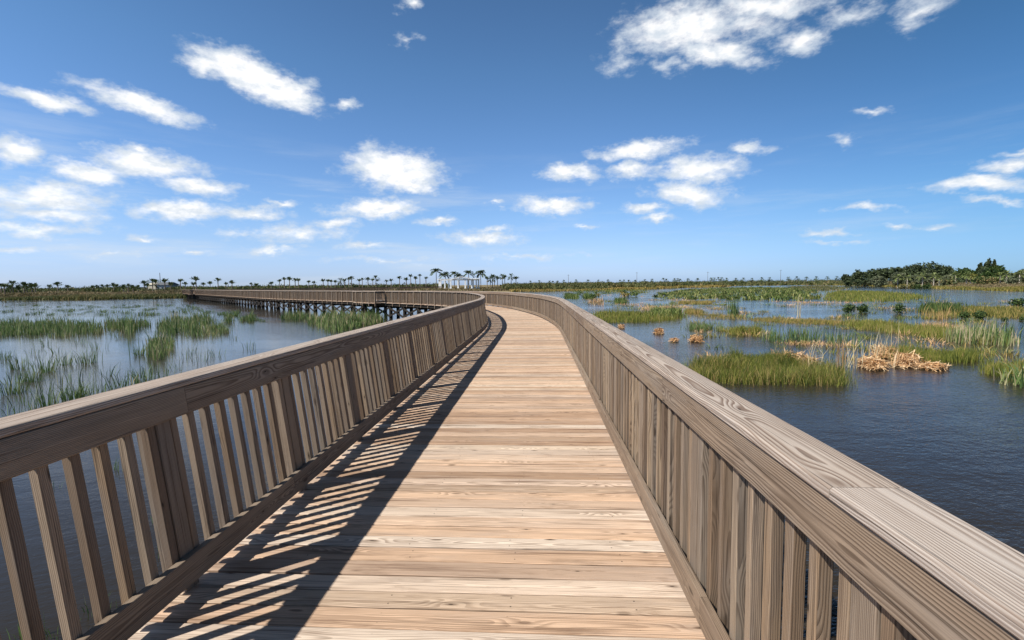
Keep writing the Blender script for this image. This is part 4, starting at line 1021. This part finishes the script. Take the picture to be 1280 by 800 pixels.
# ------------------------------------------------------------------ pergola
def bxm(mb, c, s_, rz=0.0):
    cx, cy, cz = c; x = np.array([math.cos(rz), math.sin(rz), 0]) * s_[0]; y = np.array([-math.sin(rz), math.cos(rz), 0]) * s_[1]; z = np.array([0, 0, s_[2]])
    box(mb, np.array(c) - x / 2 - y / 2 - z / 2, x, y, z)
def pergola():
    Y = 236; X = at_depth(573, Y); gz = 1.45
    r = empty('pergola', (X, Y, gz)); tag(r, 'white curved pergola with columns among palms beyond the bend of the boardwalk', 'pergola')
    a_, b_ = 9.8, 5.0; H = 4.1
    angs = np.linspace(math.radians(186), math.radians(354), 9)
    def P(a, k=1.0): return a_ * k * math.cos(a), b_ * k * math.sin(a) + 3.0
    for k in (1.0, .72):
        for a in (angs if k == 1 else angs[::2]):
            x, y = P(a, k); mb = MB(); bxm(mb, (x, y, H / 2 - .1), (.62, .62, H + .2)); bxm(mb, (x, y, .2), (.85, .85, .4)); bxm(mb, (x, y, H - .12), (.8, .8, .25)); mb.build('column', M['white'], r)
        mb = MB()
        for i in range(24):
            q0 = math.radians(183) + math.radians(174) * i / 24; q1 = math.radians(183) + math.radians(174) * (i + 1) / 24
            x0, y0 = P(q0, k); x1, y1 = P(q1, k); bxm(mb, ((x0 + x1) / 2, (y0 + y1) / 2, H + .16), (math.hypot(x1 - x0, y1 - y0) + .05, .34, .62), math.atan2(y1 - y0, x1 - x0))
        mb.build('beam', M['white'], r)
    mb = MB()
    for i in range(64):
        q = math.radians(184) + math.radians(172) * i / 63; x0, y0 = P(q, .60); x1, y1 = P(q, 1.1)
        bxm(mb, ((x0 + x1) / 2, (y0 + y1) / 2, H + .48 + .02), (math.hypot(x1 - x0, y1 - y0),   .16, .40), math.atan2(y1 - y0, x1 - x0))
    mb.build('rafter', M['white'], r)
    # raised roof over the middle bay
    mb = MB()
    for i in range(9):
        t = i / 8; x = 2.2 + (t - .5) * 8.5; bxm(mb, (x, -1.0, H + .62 + 1.0 * (1 - abs(t - .45) * 1.9)), (1.05, 3.2, .35))
    mb.build('raised_lattice', M['white'], r)
pergola()

# ------------------------------------------------------------------ house and poles
def house():
    Y = 250; X = at_depth(204, Y); gz = 1.5
    r = empty('house', (X, Y, gz)); tag(r, 'low grey house with dark roof and cream end wing behind the left palms', 'house')
    mb = MB(); bxm(mb, (2.0, 0, 1.6), (8, 6, 3.4)); mb.build('wall', M['greywall'], r)
    mb = MB(); bxm(mb, (-4.2, -.3, 1.7), (4.2, 5, 3.6)); wing = mb.build('end_wing', M['cream'], r); wing['label'] = 'cream end wing'
    def roof(name, x, w, d, z, h, par):
        V = [(x - w / 2, -d / 2, z), (x + w / 2, -d / 2, z), (x + w / 2, d / 2, z), (x - w / 2, d / 2, z), (x - w / 2 + 1.0, 0, z + h), (x + w / 2 - 1.0, 0, z + h)]
        me = bpy.data.meshes.new(name); me.from_pydata(V, [], [(0, 1, 5, 4), (2, 3, 4, 5), (1, 2, 5), (3, 0, 4), (3, 2, 1, 0)]); me.materials.append(M['roof'] if par == 0 else M['cream']); return link(name, me, r)
    roof('roof', 2.0, 9, 7, 3.32, 1.5, 0); roof('wing_roof', -4.2, 4.8, 6, 3.52, 1.1, 1)
    for x in (-.6, 1.6, 4.2):
        mb = MB(); bxm(mb, (x, -3.02, 1.9), (1.1, .1, 1.3)); f = mb.build('window', M['white'], r); mb = MB(); bxm(mb, (x, -3.09, 1.9), (.9, .06, 1.1)); mb.build('pane', M['glass'], f)
house()
def util_pole(x, ytop, Y, label, arms=True):
    X = at_depth(x, Y); h = z_at(x, ytop, Y) - 1.5
    r = empty('utility_pole', (X, Y, 1.5)); tag(r, label, 'pole', 'thin poles on the horizon')
    p = link('shaft', trunk_mesh(1.0, .20, .12, M['pole'], 0, 3, 8), r); p.scale = (1, 1, h)
    if arms:
        mb = MB(); bxm(mb, (0, -.2, h - .8), (2.2, .12, .14)); mb.build('crossarm', M['pole'], r)
for x, yt, Y, lb, ar in [(200.5, 341, 250, 'thin mast beside the grey house', False), (710.5, 343, 430, 'thin pole on the horizon just right of the boardwalk', True), (796, 340, 430, 'thin pole second from the boardwalk on the horizon', True),
                     (884.5, 339.5, 430, 'thin pole left of the row of tiny palms', True), (975.5, 337, 430, 'rightmost thin pole on the horizon before the wooded shore', True)]:
    util_pole(x, yt, Y, lb, ar)

# ------------------------------------------------------------------ world: sky and clouds
SUN = Vector((-.79, -.42, 1.0)).normalized()
elev = math.asin(SUN.z); azim = math.atan2(SUN.x, SUN.y)
w = bpy.data.worlds.new('World'); sc.world = w; w.use_nodes = True
g = G(w.node_tree); bg = w.node_tree.nodes['Background']
sky = g.node('ShaderNodeTexSky', sky_type='NISHITA'); sky.sun_disc = False; sky.sun_elevation = elev; sky.sun_rotation = azim
sky.altitude = 0; sky.air_density = 1.0; sky.dust_density = .6; sky.ozone_density = 2.0
D = g.vm('NORMALIZE', g.node('ShaderNodeTexCoord').outputs['Generated'])
dx, dy, dz = g.sep(D)
az_ = g.m('ARCTAN2', dx, dy); el_ = g.m('ARCSINE', dz)
# cloud base plane coordinates give the perspective of the fine structure
inv = g.m('DIVIDE', 1.0, g.m('ADD', g.m('MAXIMUM', dz, 0.0), .12))
cp = g.xyz(g.m('MULTIPLY', dx, inv), g.m('MULTIPLY', dy, inv), 0)
wx = g.node('ShaderNodeTexNoise', noise_dimensions='3D'); g.put(wx.inputs['Vector'], g.xyz(az_, g.m('MULTIPLY', el_, 1.6), .3)); wx.inputs['Scale'].default_value = 16; wx.inputs['Detail'].default_value = 4.5; wx.inputs['Roughness'].default_value = .6
wv = g.vm('SUBTRACT', wx.outputs['Color'], (.5, .5, .5))
wv = g.vm('MULTIPLY', wv, (.075, .045, 0))
Q = g.vm('ADD', g.xyz(az_, el_, 0), wv)
CLOUDS = [(320, 98, 82, 22, 22, 1.25), (262, 82, 36, 12, 10, .95), (360, 116, 42, 18, 25, 1.15), (180, 132, 80, 13, 16, 1.1), (55, 124, 62, 9, 12, .9), (18, 185, 40, 18, 5, .95), (112, 216, 60, 16, 4, 1.05), (190, 206, 70, 17, 8, 1.05), (252, 234, 56, 11, 8, .9),
          (172, 186, 20, 7, 0, .7), (60, 248, 92, 20, 4, .85), (60, 268, 90, 10, 2, .75), (225, 264, 58, 14, 2, 1.0), (318, 268, 52, 9, 3, .8), (495, 212, 62, 26, 5, 1.25), (510, 232, 46, 11, 8, .95), (470, 261, 58, 12, 0, 1.05),
          (355, 253, 24, 5, 0, .75), (375, 293, 62, 10, 0, .72), (418, 279, 30, 8, 0, .7), (340, 312, 36, 5, 0, .62), (185, 298, 22, 5, 0, .6), (245, 316, 34, 5, 0, .55), (150, 320, 50, 6, 0, .5), (40, 286, 100, 9, 2, .6), (20, 312, 60, 6, 0, .5),
          (550, 277, 26, 5, -4, .62), (600, 299, 48, 9, 0, .72), (612, 288, 20, 5, 0, .65), (455, 308, 34, 5, 0, .55), (856, 34, 84, 30, -8, .98), (896, 66, 62, 17, 8, .9), (1000, 52, 32, 14, 0, .78), (955, 6, 84, 16, -4, .88), (930, 30, 60, 22, 0, .66), (780, 80, 22, 14, 0, .42), (840, 82, 26, 8, 0, .5),
          (1060, 20, 40, 12, -20, .5), (1148, 14, 42, 18, -30, .68), (712, 216, 36, 10, 0, 1.0), (800, 187, 62, 11, -6, .95), (788, 212, 32, 10, -8, .85), (870, 212, 58, 17, -2, .95), (862, 243, 52, 15, 2, .9), (802, 260, 30, 7, 0, .75), (822, 273, 22, 6, 0, .75),
          (690, 257, 50, 11, 0, .95), (735, 282, 14, 4, 0, .65), (937, 186, 27, 9, 0, .8), (1057, 175, 18, 7, 0, .55), (1088, 140, 20, 6, -5, .6), (1225, 233, 80, 10, -2, .92), (1258, 209, 46, 10, -4, .92), (1272, 190, 34, 6, -3, .6), (1080, 260, 44, 5, 0, .58), (1250, 252, 44, 4, 0, .5),
          (515, 5, 17, 9, 0, .75), (435, 132, 16, 7, 0, .62), (508, 50, 14, 5, 0, .45), (620, 252, 16, 4, 0, .55), (1035, 292, 34, 4, 0, .5), (1118, 281, 18, 5, 0, .6), (1165, 285, 24, 4, 0, .45), (1050, 304, 40, 3, 0, .42), (650, 320, 60, 4, 0, .42), (480, 325, 60, 4, 0, .42), (300, 290, 30, 5, 0, .5)]
def ang(x, y):
    d = ray(x, y).normalized(); return math.atan2(d.x, d.y), math.asin(d.z)
dens = None
for (x, y, hw, hh, an, wt) in CLOUDS:
    a, e = ang(x, y); ar = math.radians(an)
    a1, e1 = ang(x + math.cos(ar), y + math.sin(ar)); a2, e2 = ang(x - math.sin(ar), y + math.cos(ar))
    rot = math.atan2(e1 - e, a1 - a); sx = math.hypot(a1 - a, e1 - e) * hw * 1.25; sy = math.hypot(a2 - a, e2 - e) * hh * 1.35
    mp = g.node('ShaderNodeMapping', vector_type='TEXTURE'); g.put(mp.inputs['Vector'], Q)
    mp.inputs['Location'].default_value = (a, e, 0); mp.inputs['Rotation'].default_value = (0, 0, rot); mp.inputs['Scale'].default_value = (sx, sy, 1)
    v = g.m('MULTIPLY', g.m('SUBTRACT', 1.0, g.vm('LENGTH', mp.outputs[0])), wt)
    dens = v if dens is None else g.m('MAXIMUM', dens, v)
# a few loose clouds over the rest of the sky, behind the camera
back = g.step(dy, .1, -.25)
bn = g.m('MULTIPLY', g.m('SUBTRACT', g.noise(cp, .9, 5, .55), .68), 4.0)
dens = g.m('MAXIMUM', dens, g.m('SUBTRACT', g.m('MULTIPLY', bn, back), g.m('MULTIPLY', g.m('SUBTRACT', 1, back), 1.0)))
fine = g.noise(g.xyz(g.m('MULTIPLY', az_, 1.0), g.m('MULTIPLY', el_, 1.9), 1.7), 34, 6, .62)
dn = g.m('ADD', dens, g.m('MULTIPLY', g.m('SUBTRACT', fine, .5), 1.25))
alpha = g.step(dn, -.08, .74)
alpha = g.m('MULTIPLY', alpha, g.step(dz, .0, .06, .25, 1.0))
veil = g.noise(g.xyz(g.m('MULTIPLY', az_, 3.2), g.m('MULTIPLY', el_, 26.0), 4.2), 1.0, 6, .62)
veil = g.m('MULTIPLY', g.step(veil, .48, .78), g.m('MULTIPLY', g.step(dz, .30, .12), g.step(az_, .25, -.5, .25, .62)))
alpha = g.m('MAXIMUM', alpha, veil)
# sky tint: bluer than the model's horizon, unseen zenith darkened to deepen the shade
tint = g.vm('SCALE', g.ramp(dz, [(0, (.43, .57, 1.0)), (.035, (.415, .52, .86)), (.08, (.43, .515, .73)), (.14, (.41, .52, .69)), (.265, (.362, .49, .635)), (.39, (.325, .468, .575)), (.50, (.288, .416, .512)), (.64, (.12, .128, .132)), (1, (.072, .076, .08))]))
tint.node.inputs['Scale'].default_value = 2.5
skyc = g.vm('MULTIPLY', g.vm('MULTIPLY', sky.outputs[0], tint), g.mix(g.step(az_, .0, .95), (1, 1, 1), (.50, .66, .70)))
fine2 = g.noise(g.xyz(g.m('ADD', az_, .012), g.m('MULTIPLY', g.m('SUBTRACT', el_, .016), 1.9), 1.7), 34, 4, .6)
relief = g.m('MULTIPLY', g.m('SUBTRACT', fine2, fine), 1.6)
ccol = g.mix(g.step(g.m('ADD', g.m('MULTIPLY', dn, .7), relief), .05, .75), (7.6, 8.4, 9.3), (12.0, 11.9, 11.8))
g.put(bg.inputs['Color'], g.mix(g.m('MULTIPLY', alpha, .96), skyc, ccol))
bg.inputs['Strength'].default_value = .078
w.cycles.sampling_method = 'MANUAL'; w.cycles.sample_map_resolution = 512

sl = bpy.data.lights.new('sun', 'SUN'); sl.energy = 5.0; sl.angle = math.radians(.55); sl.color = (1.0, .95, .87)
so = bpy.data.objects.new('sun', sl); col.objects.link(so); so.location = (-30, -20, 40)
so.rotation_euler = SUN.to_track_quat('Z', 'Y').to_euler()

sc.view_settings.view_transform = 'Standard'; sc.view_settings.look = 'None'; sc.view_settings.exposure = 0.27; sc.view_settings.gamma = 1.0
sc.view_settings.use_curve_mapping = False
sc.cycles.max_bounces = 6; sc.cycles.transparent_max_bounces = 4
